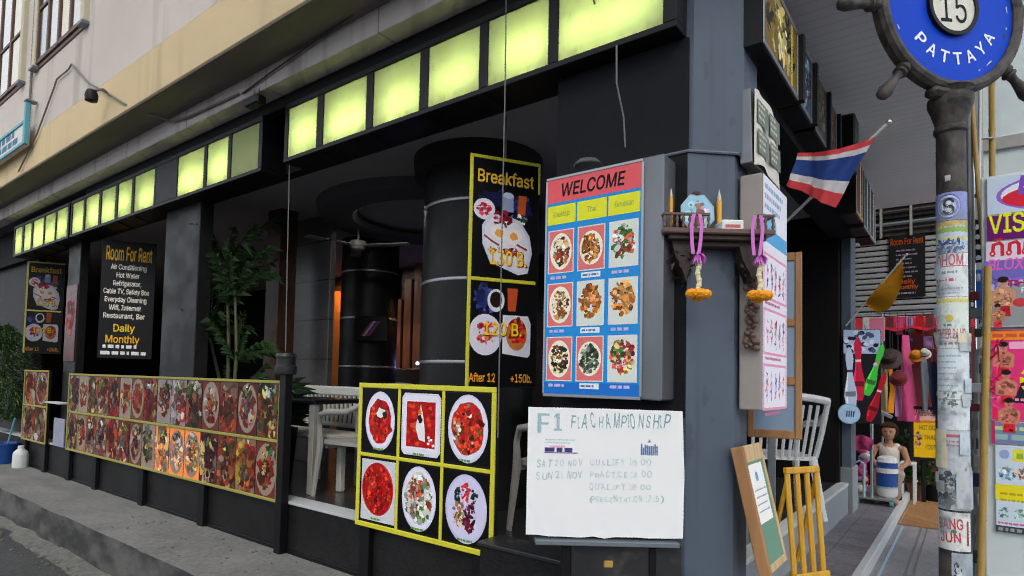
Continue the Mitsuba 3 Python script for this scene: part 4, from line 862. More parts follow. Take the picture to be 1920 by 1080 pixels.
for i in range(3):
    a = .4 + i * 2 * PI / 3; put('blade', MB().box(.1, .62, -.06, .06, 2.735, 2.745, .003, Fr((*c, 0), (math.cos(a), math.sin(a), 0), (-math.sin(a), math.cos(a), 0))), 'plastic_grey', t)
t = thing('television', 'dark television on the round column showing a striped flag picture', 'television')
ft = Fr((-4.78, 2.08, 1.72), (.8, .45, 0)); put('case', MB().box(0, .42, 0, .30, -.05, 0, .006, ft), 'black', t)
A = Art(); [A.poly([(.08 + i * .03, .06), (.11 + i * .03, .06), (.24 + i * .03, .24), (.21 + i * .03, .24)], [(120, 40, 50), (150, 150, 170), (50, 50, 120), (130, 50, 60)][i], 2) for i in range(4)]
print_on('screen', A, ft, t, .001)
for x, lab in ((-3.95, 'left'), (-3.75, 'right')):
    t = thing('blue_lamp', f'tiny blue table lamp on the bar, the {lab} one of two', 'lamp'); p = (x - 1.0, 3.35, 1.42)
    put('base', MB().lathe([(0, 0), (.03, 0), (.012, .02), (.01, .06)], p, 12), 'black', t)
    lamp('bulb', trimesh.creation.icosphere(2, .022).apply_translation((p[0], p[1], p[2] + .075)), t, (2, 2.5, 9))
t = thing('red_poster', 'dim red glossy poster on the pillar left of the lettered poster', 'poster')
fr = Fr((-7.95, .055, 1.40), (1, 0, 0)); put('panel', MB().box(.02, .38, 0, .95, -.004, .006, .002, fr), 'dim_red', t)
A = Art(); r = random.Random(8); A.food(.2, .6, .13, .26, [(120, 16, 20), (150, 30, 30), (170, 80, 80)], 24, r, 1, .35); A.ell(.22, .36, .06, .05, (170, 80, 80), 5, 12, 0, .3, r); print_on('printed_face', A, fr, t, .007)

# ================================================================ corner column: shrine shelf
t = thing('shrine_shelf', 'small dark wooden shrine shelf with baluster railing on the corner column', 'shelf')
fs = Fr((-.043, -.175, 1.945), (.78, .626, 0)); W = .48
put('board', MB().prism([(0.0, -.02), (.05, .03), (W - .05, .03), (W, -.02), (W, -.24), (0, -.24)], Fr(fs.o, fs.u, -fs.w * -1), 0, .022) if False else MB().box(0, W, 0, .024, -.22, .0, .005, fs), 'shrine_wood', t)
m = MB().box(.03, W - .03, -.022, 0, -.20, -.02, .004, fs).box(.07, W - .07, -.045, -.022, -.18, -.05, .004, fs)
put('moulding', m, 'shrine_dark', t)
m = MB()
m.box(.0, .20, .078, .09, -.018, -.004, .002, fs)
m.box(W - .075, W, .078, .09, -.018, -.004, .002, fs); m.box(0, .012, .078, .09, -.2, -.018, .002, fs); m.box(W - .012, W, .078, .09, -.2, -.018, .002, fs)
put('rail', m, 'shrine_wood', t)
for a in [.006 + i * .027 for i in range(8)] + [W - .072, W - .04, W - .008]:
    put('baluster', MB().lathe([(.004, .024), (.008, .035), (.004, .05), (.008, .062), (.004, .078)], fs.p(a, 0, -.011), 8, fs.v), 'shrine_wood', t, smooth=50)
for a in (.07, .36):
    mm = MB(); rr = random.Random(int(a * 100))
    mm.prism([(a - .02, -.02), (a + .07, -.02), (a + .08, -.09), (a + .055, -.15), (a + .045, -.20), (a + .03, -.155), (a + .0, -.10)], fs, -.14, -.05)
    for i in range(40): leaf(mm, fs.p(a + .03 + .08 * (rr.random() - .5), -.05 - .13 * rr.random(), -.05 - .06 * rr.random()), (rr.random() - .5, rr.random() - .5, rr.random() - .6), .04, .018)
    put('carved_bracket', mm, 'shrine_dark', t)
for a, z1, lab in ((.058, .15, 'left'), (.275, .14, 'right')):
    t2 = thing('candle', f'yellow candle stick standing at the {lab} of the shrine shelf', 'candle', None); p = fs.p(a, .024, -.10)
    put('holder', MB().lathe([(0, 0), (.02, 0), (.016, .012), (.012, .03)], p, 12), 'shrine_dark', t2)
    put('stick', MB().lathe([(.011, .03), (.012, .12), (.0115, z1), (.009, z1 + .012)], p, 12), 'candle_yellow', t2, smooth=40)
    put('flame_tip', MB().lathe([(.009, z1 + .012), (.007, z1 + .03), (0, z1 + .06)], p, 10), 'pale_cloth', t2, smooth=40)
t2 = thing('shrine_plaque', 'octagonal iridescent plaque with a seated figure in the middle of the shrine shelf', 'plaque')
fp = Fr(fs.p(.10, .03, -.07), fs.u, fs.v - fs.w * .12); oc = [(.035, 0), (.105, 0), (.145, .05), (.145, .11), (.105, .165), (.04, .165), (0, .115), (0, .05)]
put('plate', MB().prism(oc, fp, -.012, 0), 'trolley_blue', t2)
A = Art(); A.poly([(.04, .006), (.1, .006), (.137, .052), (.137, .108), (.1, .158), (.043, .158), (.008, .112), (.008, .053)], (150, 196, 216), 1)
r = random.Random(5); A.food(.07, .08, .055, .07, [(150, 200, 210), (190, 170, 200), (200, 210, 180), (170, 140, 190)], 14, r, 2, .4)
A.poly([(.05, .02), (.1, .02), (.095, .06), (.088, .09), (.075, .125), (.066, .09), (.06, .06)], (150, 90, 90), 5); A.ell(.076, .11, .011, .014, (180, 120, 90), 5.5, 10)
print_on('picture', A, fp, t2, .001)
put('finial', MB().lathe([(.014, 0), (.018, .012), (0, .025)], fp.p(.072, .165, -.006), 10), 'shrine_wood', t2)
t2 = thing('offering_box', 'small white box with a pink strip on the shrine shelf, right of the plaque', 'box'); put('box', MB().box(.262, .355, .024, .07, -.14, -.03, .004, fs), 'paper', t2)
A = Art(); A.rect(.275, .035, .065, .014, (200, 110, 110), 1); print_on('strip', A, fs.at(0, 0, -.03), t2, .001)
for a, lab in ((.235 - .09, 'left'), (.405, 'right')):
    t2 = thing('flower_garland', f'marigold garland with pink ribbon hanging from the {lab} of the shrine shelf', 'garland', None)
    p = lambda x, y, z=.012: fs.p(a + x, y, z)
    m = MB()
    for q in (-1, 1):
        g_ = [[fs.p(a + q * x - wv * .5 + .0, y, .006 + .006 * math.sin(9 * y)) for wv in (0, .030)] for x, y in ((.012, .08), (.022, .03), (.018, -.04), (.012, -.09))]
        m.sheet([[p_ for p_ in row] for row in g_])
        m.add(*(lambda s: (s.vertices, s.faces))(MB().sheet(np.array(g_) - fs.w * .002).mesh()))
    rr = random.Random(3)
    for i in range(26):
        d = fs.u * (rr.random() - .5) * 1.4 - fs.v * rr.random() + fs.w * (rr.random() - .3); leaf(m, p(0, -.09), d, .045, .014)
    put('ribbon', m, 'ribbon_pink', t2)
    m = MB()
    for i in range(11): mm = trimesh.creation.icosphere(1, .010 + .002 * (i % 2)); m.add(np.array(mm.vertices) + p(.004 * math.sin(i), -.115 - .0125 * i), mm.faces)
    put('jasmine_string', m, 'jasmine', t2, smooth=True)
    for i, (dx, dy, dz, s) in enumerate([(-.028, 0, 0, .025), (.026, -.002, .006, .026), (0, -.004, .026, .027), (.002, -.012, -.016, .024)]):
        mm = trimesh.creation.icosphere(3, s); mm.vertices *= (1 + .22 * (meshkit.noise(np.array(mm.vertices) * 260, 2) - .5) * 2)[:, None]; mm.vertices *= [1, 1, .8]
        put('marigold', trimesh.Trimesh(np.array(mm.vertices) + p(dx, -.262 + dy, .012 + dz), mm.faces), 'marigold', t2, smooth=True)

# ================================================================ right face of the column: sign boxes
t = thing('projecting_light_box', 'tall white menu light box with beige side mounted on the column', 'light box')
fx = Fr((.262, .19, 1.19), (0, 1, 0)); W, H = .46, 1.06
put('case', MB().box(0, W, 0, H, -.10, -.002, .006, fx), 'beige_box', t)
A = Art(); r = random.Random(19); A.rect(.004, .004, W - .008, H - .008, (232, 232, 244), 0)
A.rect(.01, H - .30, W - .02, .07, (90, 168, 222), 1); A.rect(.01, H - .23, W * .5, .05, (120, 190, 230), 1.2); A.lines(.03, H - .06, W - .08, 3, .045, .022, (150, 180, 210), r, 2)
for i in range(3):
    y = H - .56 - i * .25; A.rect(.015, y, W - .03, .21, (228, 150, 180), 1); A.rect(.03, y + .012, W - .06, .186, (236, 232, 244), 1.4)
    for q in range(5): A.food(.08 + q * .075, y + .10, .022, .08, [(190, 70, 90), (80, 110, 180), (226, 150, 150), (110, 110, 150), (200, 170, 200)], 9, r, 2, .4)
    A.lines(.04, y - .022, W - .1, 1, .02, .012, (200, 110, 150), r, 2)
print_on('printed_face', A, fx, t, .0)
solo('bead_curtain', (lambda m, r: [m.add(np.array(q.vertices) * [1, 1, 1] + [.20 + .05 * r.random(), .172 - .02 * r.random(), 1.46 + .36 * r.random()], q.faces) for q in [trimesh.creation.icosphere(1, .008 + .006 * r.random()) for _ in range(90)]] and m)(MB(), random.Random(6)), 'shrine_wood', 'cluster of dark dried beads hanging on the side of the tall menu light box', 'hanging')
t = thing('grey_sign_panel', 'grey weathered sign with pale grid, high on the column over the white menu box', 'sign')
fg = Fr((.222, .175, 2.30), (.03, 1, 0), (-.02, .18, 1)); W, H = .42, .345
put('case', MB().box(0, W, 0, H, -.055, -.002, .004, fg), 'aluminium', t)
m = MB(); gr = np.zeros((8, 12, 3))
for i, b in enumerate(np.linspace(-.012, H - .01, 8)):
    for j, a in enumerate(np.linspace(.01, W - .01, 12)): gr[i, j] = fg.p(a, b + .02 * math.sin(a * 12), .004 + .012 * math.sin(a * 14 + b * 3) ** 2)
put('curled_sheet', m.sheet(gr), 'enamel_cream', t, smooth=True)
A = Art(); r = random.Random(23)
for i in range(2):
    for j in range(2): A.rect(.03 + j * .19, .05 + i * .14, .17, .11, (120, 128, 120), 1); A.lines(.045 + j * .19, .135 + i * .14, .12, 3, .03, .014, (190, 194, 180), r, 2)
print_on('faded_print', A, fg, t, .0185)
# row of framed picture boxes under the walkway ceiling
segs = [(.178, .90, 'first framed picture box over the walkway, gold lit, beside the column top', [(120, 100, 50), (190, 170, 110), (70, 60, 34), (30, 28, 24)]),
        (.95, 1.27, 'second framed picture box over the walkway with a pale blue picture', [(70, 90, 120), (130, 160, 190), (50, 60, 70), (200, 214, 220)]),
        (1.36, 1.72, 'third framed picture box over the walkway, brown and grey', [(90, 76, 60), (60, 56, 54), (130, 120, 104), (40, 38, 38)]),
        (1.80, 2.12, 'fourth framed picture box over the walkway, reddish edge', [(110, 60, 44), (60, 50, 46), (90, 90, 90)])]
for i, (y0, y1, lab, pal) in enumerate(segs):
    t = thing('picture_light_box', lab, 'picture box', None); f = Fr((.262, y0, 2.835), (0, 1, 0)); W, H = y1 - y0 - .01, .375
    put('case', MB().box(0, W, -.0, H, -.12, -.002, .004, f), 'black', t)
    put('frame', frame_bars(f, W, H, .022, .006), 'slate' if i else 'steel', t)
    A = Art(); r = random.Random(40 + i); A.rect(.022, .022, W - .044, H - .044, pal[0], 0); A.food(W / 2, H / 2, W * .45, H * .42, pal, 60, r, 1, .25)
    if i == 0: A.rect(W * .78, .025, .03, H - .05, (214, 196, 60), 9); A.food(W * .5, H * .5, W * .16, H * .36, [(214, 196, 120), (240, 230, 190)], 16, r, 10, .3)
    print_on('picture', A, f, t, .0005, step=.0001)
    put('divider', MB().box(W, W + .05, 0, H - .01, -.12, .03, .003, f), 'black', t)
t = thing('dark_speaker', 'black speaker box at the end of the picture box row, behind the flag', 'speaker'); put('case', MB().box(.16, .36, 2.22, 2.42, 2.84, 3.23, .01), 'black', t); put('grille', MB().box(.175, .345, 2.214, 2.219, 2.86, 3.21), 'black_matt', t)
for i, y in enumerate((3.05, 3.5, 3.95)):
    t = thing('end_picture_box', ['narrow picture box just beyond the flag, nearest of three', 'narrow picture box beyond the flag, middle of three', 'narrow picture box nearest the end pier'][i], 'picture box'); f = Fr((.262, y, 2.70 if i else 2.72), (0, 1, 0))
    put('case', MB().box(0, .38, 0, .50, -.12, -.002, .004, f), 'black', t); put('frame', frame_bars(f, .38, .50, .03, .006), ['wood', 'slate', 'steel'][i], t)
    A = Art(); A.rect(.03, .03, .32, .44, [(90, 40, 36), (50, 54, 60), (60, 56, 44)][i], 0); A.rect(.25, .03, .05, .44, (190, 190, 180), 1); print_on('picture', A, f, t, .0005)

# --- flags
def cloth_flag(name, label, tip, root, sheets, normal_amp=.03):
    t = thing(name, label, 'flag'); tip, root = np.array(tip), np.array(root)
    put('pole', MB().tube([root, tip + (tip - root) * .04], .008, 7), 'white_paint', t)
    put('finial', trimesh.creation.icosphere(2, .012).apply_translation(tip + (tip - root) * .05), 'chrome', t, smooth=True)
    for nm, g_, mt in sheets: put(nm, MB().sheet(g_), mt, t, smooth=True)
    return t
c00, c10, c01, c11 = np.array((.625, .79, 2.525)), np.array((.441, .85, 2.215)), np.array((.262, .90, 2.555)), np.array((.215, .90, 2.385))
def fpt(s, q):   # s along the fly (0 at pole), q across the stripes (0 top)
    p = (1 - s) * ((1 - q) * c00 + q * c10) + s * ((1 - q) * c01 + q * c11)
    wav = math.sin(s * 9 + q * 2.2) * .022 * s ** .5 + math.sin(s * 17 - q * 5) * .010 + math.sin(s * 31 + q * 9) * .004
    return p + np.array([.25 * wav, wav, -.025 * math.sin(PI * s) * (1 - q) + .25 * wav])
sheets = []
for nm, q0, q1, mt in (('stripe', 0, .11, 'flag_red'), ('stripe', .11, .21, 'flag_white'), ('stripe', .21, .62, 'flag_blue'), ('stripe', .62, .80, 'flag_white'), ('stripe', .80, 1.0, 'flag_red')):
    sheets.append((nm, [[fpt(s, q) for s in np.linspace(0, 1, 26)] for q in np.linspace(q0, q1, 5)], mt))
cloth_flag('national_flag', 'red white and blue striped flag on a short white pole over the entrance', (.655, .785, 2.556), (.13, 1.13, 2.222), sheets)
tipY, rootY = np.array((.52, 3.86, 2.46)), np.array((.04, 4.14, 1.90))
sh = []
yg = [[(1 - s) * tipY + s * ((rootY + tipY) / 2 * .0 + (tipY * .35 + rootY * .65)) + np.array([.035 * q * math.sin(PI * min(1, s * 1.1 + .1)), .03 * math.sin(6 * s + 4 * q), -.26 * q * math.sin(PI * min(1, s * .9 + .12)) ** .8]) for s in np.linspace(.03, 1, 20)] for q in np.linspace(0, 1, 8)]
cloth_flag('yellow_flag', 'furled orange yellow flag on a slanting pole in front of the far shutters', tipY, rootY, [('cloth', yg, 'flag_yellow')])

# --- wooden framed panel at the entrance
t = thing('wooden_framed_panel', 'tall wooden framed panel with three blue panes at the entrance beside the white menu box', 'panel')
fk = Fr((.02, .86, 1.02), (.98, .2, 0)); W, H = .265, 1.0
for a0, a1 in ((W - .034, W), (0, .034)): put('stile', MB().box(a0, a1, 0, H, -.03, .0, .004, fk), 'wood', t)
for b in (0, .285, .60, H - .045): put('rail', MB().box(.034, W - .034, b, b + .045, -.028, -.001, .004, fk), 'wood', t)
for b0, b1 in ((.045, .285), (.33, .60), (.645, H - .045)): put('pane', MB().box(.034, W - .034, b0, b1, -.018, -.012, 0, fk), 'blue_pane', t)
put('post', MB().box(.10, .14, -.65, 0.0, -.03, 0, .004, fk), 'slate', t)

# --- leaning blackboard with paper
t = thing('leaning_blackboard', 'wooden framed green board with a white paper sheet leaning on the column foot', 'blackboard')
fl_ = Fr((.318, .10, .514), (0, 1, 0), (-.222, 0, 1)); W, H = .30, .535
put('panel', MB().box(.02, W - .02, .03, H - .03, -.012, -.004, 0, fl_), 'green_board', t)
put('stile', MB().box(0, .024, -.445, H, -.05, .002, .004, fl_), 'wood', t); put('stile', MB().box(W - .022, W, 0, H, -.02, .002, .004, fl_), 'pale_wood', t)
put('rail', MB().box(.024, W - .022, H - .075, H, -.018, .001, .004, fl_), 'pale_wood', t); put('rail', MB().box(.024, W - .022, 0, .032, -.018, .001, .004, fl_), 'pale_wood', t)
put('paper_sheet', MB().box(.03, W * .80, .20, H - .085, -.004, -.002, 0, fl_), 'paper', t)
A = Art(); A.ell(W * .42, H - .14, .022, .022, (120, 150, 200), 1, 12); A.lines(.05, H - .20, W * .6, 4, .03, .006, (150, 160, 180), random.Random(2), 1); print_on('print', A, fl_, t, -.0015)
put('rear_leg', MB().tube([fl_.p(W - .03, .3, -.02), (.20, .42, .09)], .012, 6), 'wood', t)
put('chalk_hook', MB().tube([fl_.p(.02, -.03, .004), fl_.p(.03, -.06, .01)], .006, 5), 'wire', t)

# --- yellow slatted folding rack
t = thing('yellow_rack', 'yellow varnished slatted folding rack standing on the walkway beside the leaning board', 'rack')
fy = Fr((.375, .42, .10), (.47, .88, 0), (.02, .22, 1)); W, H = .19, .815
for i in range(4):
    a = W * i / 3; put('slat', MB().box(a - .013, a + .013, 0, H, -.024, 0, .008, fy), 'yellow_wood', t)
for b in (.34, H + .0005): put('cross_rail', MB().box(-.014, W + .014, b - .018, b + .012, .0015 if b < .5 else -.025, .016 if b < .5 else .003, .005, fy), 'yellow_wood', t)
for a in (0, W): put('rear_leg', MB().tube([fy.p(a, H - .05, -.015), fy.p(a, H * .5, -.14) , fy.p(a, 0.004, -.30)], .011, 6), 'yellow_wood', t)

# ================================================================ street pole with the ship's wheel sign
px, py = .905, 1.30
t = thing('sign_post', 'cast post with a fluted collar, its lower half wrapped in stickers, carrying the wheel sign', 'post')
put('shaft', MB().lathe([(.074, -.02), (.070, .25), (.064, .9), (.0635, 2.30), (.0635, 2.64)], (px, py, 0), 36), 'cast_iron', t, smooth=40)
put('collar', MB().lathe([(.064, 2.635), (.074, 2.645), (.074, 2.665), (.067, 2.675), (.070, 2.70), (.090, 2.765), (.098, 2.785), (.100, 2.80), (.100, 2.825), (.094, 2.832), (.080, 2.836), (.078, 2.85), (.0, 2.855)], (px, py, 0), 36), 'cast_iron', t, smooth=30)
put('base', MB().lathe([(.11, -.02), (.11, .06), (.095, .09), (.075, .12)], (px, py, 0), 28), 'cast_iron', t, smooth=40)
face = math.atan2(CAM[1] - py, CAM[0] - px)   # stickers are pasted on the street side
def warp(q, c):
    th = -math.pi / 2 - .20 + q[:, 0] / .066; R = .0645 + .0075 * np.clip((1.0 - q[:, 1]) / 1.0, 0, 1) + np.asarray(c)
    return np.stack([px + R * np.cos(th), py + R * np.sin(th), q[:, 1]], 1)
def sticker(z0, z1, col, fn=None, a0=-.10, a1=.10, nm='sticker', seed=0, layer=0, lab=None):
    A = Art(); r = random.Random(seed); n = 12
    A.rect(a0, z0, a1 - a0, z1 - z0, col, layer, n)
    if fn: fn(A, r, z0, z1)
    m, c = A.build(W0, .002, .0003, warp)
    # outward faces
    f = m.faces; v = m.vertices; nn = np.cross(v[f[:, 1]] - v[f[:, 0]], v[f[:, 2]] - v[f[:, 0]]); ctr = v[f].mean(1) - [px, py, 0]; ctr[:, 2] = 0
    m.faces = np.where((np.einsum('ij,ij->i', nn, ctr) < 0)[:, None], f[:, ::-1], f)
    put(nm, m, 'print_worn', t, False, c, lab)
def s_S(A, r, z0, z1):
    for k in range(5): A.ell(0, (z0 + z1) / 2, (.055 - .007 * k), .066 - .009 * k, [(90, 80, 180), (226, 230, 246), (110, 150, 220), (200, 226, 220), (236, 238, 246)][k], 1 + k * .3, 24)
    A.text('S', .002, (z0 + z1) / 2 - .040, .080, (16, 16, 22), 5, .05, True, 'c')
sticker(2.17, 2.315, (150, 160, 220), s_S, seed=1)
def s_y(A, r, z0, z1):
    A.rect(-.1, z1 - .03, .2, .03, (226, 190, 90), 1, 10); A.rect(-.1, z1 - .062, .2, .03, (150, 190, 90), 1.2, 10); A.rect(-.1, z1 - .10, .2, .016, (226, 222, 110), 1, 10); A.food(0, z0 + .036, .08, .036, [(70, 80, 150), (110, 130, 190), (60, 60, 110), (150, 170, 200)], 40, r, 2, .25)
sticker(2.002, 2.168, (200, 214, 232), s_y, seed=2)
def s_o(A, r, z0, z1):
    A.rect(-.1, z1 - .07, .2, .006, (200, 90, 110), 1, 10); A.text('OHOM', 0, z1 - .062, .055, (206, 84, 110), 2, .125, True, 'c')
    A.lines(-.065, z1 - .105, .13, 1, .03, .014, (150, 150, 180), r, 2); A.lines(-.065, z1 - .145, .13, 1, .03, .016, (206, 90, 110), r, 2); A.lines(-.06, z1 - .185, .12, 2, .024, .008, (170, 180, 200), r, 2)
sticker(1.778, 2.0, (232, 238, 240), s_o, seed=3)
def s_m(A, r, z0, z1):
    A.rect(-.1, z1 - .03, .2, .02, (226, 214, 110), 1, 10); A.ell(0, z1 - .11, .018, .02, (226, 206, 80), 2, 8, .3); A.lines(-.025, z1 - .15, .05, 1, .02, .012, (90, 140, 170), r, 2); A.lines(-.06, z1 - .19, .12, 3, .02, .006, (180, 190, 200), r, 2)
    A.text('CENTER 24 HR', 0, z0 + .05, .05, (206, 80, 100), 2, .14, True, 'c'); A.lines(-.05, z0 + .02, .1, 1, .02, .012, (160, 120, 140), r, 2)
sticker(1.512, 1.776, (228, 238, 230), s_m, seed=4)
def s_f(A, r, z0, z1):
    A.lines(-.06, z1 - .04, .12, 7, .03, .008, (170, 190, 206), r, 2); A.rect(-.1, z1 - .26, .2, .006, (190, 180, 150), 2, 10); A.food(.0, z0 + .14, .04, .08, [(140, 160, 150), (190, 200, 200)], 12, r, 2, .3)
sticker(1.10, 1.51, (224, 234, 240), s_f, seed=5, a0=-.085)
def s_g(A, r, z0, z1):
    A.rect(-.1, z1 - .035, .2, .014, (206, 90, 110), 2, 10); A.lines(-.06, z1 - .06, .12, 2, .02, .008, (190, 120, 130), r, 2)
    A.food(-.02, z0 + .1, .07, .10, [(120, 130, 140), (226, 230, 234), (90, 96, 100), (150, 160, 166)], 60, r, 2, .3)
sticker(.70, 1.098, (196, 204, 210), s_g, seed=6)
def s_b(A, r, z0, z1):
    A.text('BANG', -.005, z0 + .105, .05, (196, 40, 50), 3, .105, True, 'c', rot=.06); A.text('JUN', -.005, z0 + .04, .05, (196, 40, 50), 3, .085, True, 'c', rot=.06); A.rect(.062, z0 + .03, .01, .12, (150, 60, 60), 2); A.ell(.01, z0 + .095, .012, .010, (70, 120, 80), 4, 7)
sticker(.50, .69, (226, 228, 226), s_b, seed=7, a0=-.075, a1=.085)
def s_t(A, r, z0, z1): A.food(.02, (z0 + z1) / 2, .045, (z1 - z0) * .45, [(20, 22, 26), (206, 216, 220), (40, 44, 50)], 26, r, 1, .35)
sticker(.71, .90, (190, 198, 204), s_t, seed=8, a0=.02, layer=25); sticker(.02, .49, (170, 180, 188), s_t, seed=9, a0=.0)
sticker(2.375, 2.405, (206, 200, 206), None, -.012, .012, seed=10)
for i in range(16):
    z0 = .74 + 1.3 * rng.random(); a0 = (-.10, .03)[i % 2] + .03 * rng.random(); hh = .03 + .09 * rng.random()
    def s_x(A, r, z0, z1): A.lines(a0 + .006, z1 - .016, .04, max(1, int((z1 - z0) / .02)), .018, .006, r.choice([(150, 160, 180), (200, 110, 120), (110, 140, 170)]), r, 1)
    sticker(z0, z0 + hh, rng.choice([(206, 214, 210), (226, 220, 190), (190, 200, 206), (220, 200, 206), (200, 216, 226), (160, 166, 168)]), s_x, a0, a0 + .03 + .05 * rng.random(), seed=100 + i, layer=26 + i * .6)
# the wheel
t = thing('wheel_sign', 'round blue ship wheel sign reading 15 PATTAYA on top of the post', 'sign')
ph = math.radians(50); fv = Fr((px, py - .03, 3.298), (math.cos(ph), math.sin(ph), 0)); R = .455
def ring(r0, r1, c0, c1, n=72):
    m = MB(); m.lathe([(r0, c0), (r0, c1), (r1, c1), (r1, c0), (r0, c0)], fv.o, n, fv.w); return m
rim = MB(); prof = [(R - .062, -.03), (R - .062, .02), (R - .05, .034), (R - .03, .04), (R - .012, .032), (R, .012), (R, -.025), (R - .02, -.04), (R - .05, -.04), (R - .062, -.03)]
put('rim', rim.lathe(prof, fv.o, 72, fv.w), 'cast_iron', t, smooth=30)
put('disc', MB().lathe([(0, .010), (R - .061, .010)], fv.o, 72, fv.w).lathe([(R - .061, -.012), (0, -.012)], fv.o, 72, fv.w), 'enamel_blue', t)
put('hub_ring', ring(.135, .155, .008, .03), 'black', t, smooth=30)
put('hub', MB().lathe([(0, .022), (.136, .022)], fv.o, 48, fv.w), 'enamel_cream', t)
A = Art(); A.text('15', .006, -.085, .15, (22, 24, 30), 2, .165, False, 'c', rot=.07); print_on('number', A, fv, t, .0225)
A = Art()
for i, ch in enumerate('PATTAYA'):
    an = math.radians(-82 + (i - 3) * 17.5); rr = .245; A.text(ch, rr * math.cos(an) - .0, rr * math.sin(an), .0, (0, 0, 0), 0) if False else None
    th = an + PI / 2; c, s_ = math.cos(th), math.sin(th); bx_, by_ = .302 * math.cos(an), .302 * math.sin(an)
    A.text(ch, bx_ - .028 * c, by_ - .028 * s_, .062, (236, 240, 246), 2, .056, True, 'l', rot=th)
for i, ch in enumerate('SOI'):
    an = math.radians(90 - (i - 1) * 17.5); th = an - PI / 2; c, s_ = math.cos(th), math.sin(th)
    A.text(ch, .235 * math.cos(an) - .028 * c, .235 * math.sin(an) - .028 * s_, .062, (236, 240, 246), 2, .056 if ch != 'I' else .018, True, 'l', rot=th)
print_on('lettering', A, fv, t, .011)
A = Art(); rr = random.Random(9)
for a0 in (-158, -120, -62, -52, -20, -12, 3, 70, 130):
    a, d = math.radians(a0), .362; l = .02 + .05 * rr.random(); A.poly([(d * math.cos(a), d * math.sin(a)), (d * math.cos(a + l * 2), d * math.sin(a + l * 2)), ((d - .008) * math.cos(a + l * 1.6), (d - .008) * math.sin(a + l * 1.6)), ((d - .005) * math.cos(a + .01), (d - .005) * math.sin(a + .01))], (196, 200, 196) if rr.random() < .6 else (70, 66, 60), 1)
print_on('chipped_enamel', A, fv, t, .0106)
for i in range(8):
    an = math.radians(-129 + i * 45)
    if i == 1: continue   # the post stands there
    d = fv.u * math.cos(an) + fv.v * math.sin(an)
    put('handle', MB().lathe([(.030, -.01), (.034, .02), (.024, .03), (.034, .04), (.034, .05), (.022, .058), (.020, .09), (.026, .13), (.032, .165), (.036, .185), (.030, .215), (.012, .232), (0, .234)], fv.o + d * (R - .01), 14, d), 'cast_iron', t, smooth=40)
put('foot', MB().lathe([(.10, .0), (.084, -.012), (.079, -.03)], (px, py, 2.87), 28).box(-.13, .13, -R - .03, -R + .025, -.045, .038, .02, fv), 'cast_iron', t, smooth=40)

# ================================================================ sign boards and bamboo at the right edge
def flat_sign(name, label, fr, W, H, bg, fn, seed=0, cat='sign', th=.02):
    t = thing(name, label, cat); put('panel', MB().box(0, W, 0, H, -th, 0, .003, fr), 'white_paint', t)
    A = Art(); A.rect(.003, .003, W - .006, H - .006, bg, 0); fn(A, random.Random(seed), W, H); print_on('printed_face', A, fr, t, .0006, step=.0002)
    return t
Y = 1.78
def f_b(A, r, W, H):
    A.ell(.33, .10, .29, .105, (150, 110, 210), 1, 30); A.ell(.335, .10, .275, .095, (236, 240, 250), 1.5, 30); A.ell(.34, .08, .275, .072, (226, 40, 60), 2, 30); A.text('Best', .13, .10, .10, (130, 80, 190), 4, .3, True, slant=.15)
flat_sign('shop_sign', 'white shop sign with a red and purple oval, topmost at the right edge', Fr((1.055, Y, 2.292), (1, 0, 0)), .70, .215, (206, 220, 244), f_b)
def f_v(A, r, W, H): A.text('VISA SERVICE', .012, .045, .105, (236, 240, 40), 2, .62, True)
flat_sign('visa_sign', 'purple VISA sign with big yellow lettering under the white oval sign', Fr((1.05, Y, 2.142), (1, 0, 0)), .70, .147, (108, 20, 110), f_v)
def f_t(A, r, W, H):
    # two rows of looping script, red on white
    for k, x in enumerate((.03, .10, .165, .23, .30, .37, .44)):
        y = .03; c = (214, 40, 60); w = .02
        A.ell(x, y + .012, .014, .014, c, 2, 12); A.ell(x, y + .012, .006, .006, (236, 224, 236), 3, 8)
        A.stroke([(x, y + .0), (x + .004, y + .06), (x + .03, y + .07), (x + .042, y + .055), (x + .042, y)], .016, c, 2)
        if k % 2 == 0: A.stroke([(x + .012, y + .088), (x + .04, y + .092)], .012, c, 2)
flat_sign('script_sign', 'white sign with red script lettering under the purple sign', Fr((1.047, Y, 2.03), (1, 0, 0)), .70, .11, (226, 214, 232), f_t)
def person_print(A, x, y, h, skin, cloth, L=4):
    A.ell(x, y + h * .86, h * .10, h * .13, skin, L + .6, 12); A.ell(x, y + h * .93, h * .11, h * .085, (30, 22, 24), L + .9, 10)
    A.poly([(x - h * .08, y + h * .74), (x + h * .08, y + h * .74), (x + h * .25, y + h * .62), (x + h * .22, y + h * .25), (x + h * .15, y + h * .25), (x + h * .13, y), (x - h * .13, y), (x - h * .15, y + h * .25), (x - h * .24, y + h * .28), (x - h * .24, y + h * .62)], skin, L); A.poly([(x - h * .14, y), (x + h * .14, y), (x + h * .12, y + h * .26), (x - h * .12, y + h * .26)], cloth, L + .4)
    pr = random.Random(int(x * 1e4)); A.food(x, y + h * .48, h * .20, h * .24, [skin, tuple(np.array(skin) * .72), tuple(np.array(skin) * .85), tuple(np.minimum(255, np.array(skin) * 1.15))], 16, pr, L + .2, .35); A.food(x, y + h * .13, h * .13, h * .12, [cloth, tuple(np.array(cloth) * .6)], 6, pr, L + .6, .4); A.food(x, y + h * .83, h * .07, h * .07, [tuple(np.array(skin) * .8), skin], 5, pr, L + .8, .4)
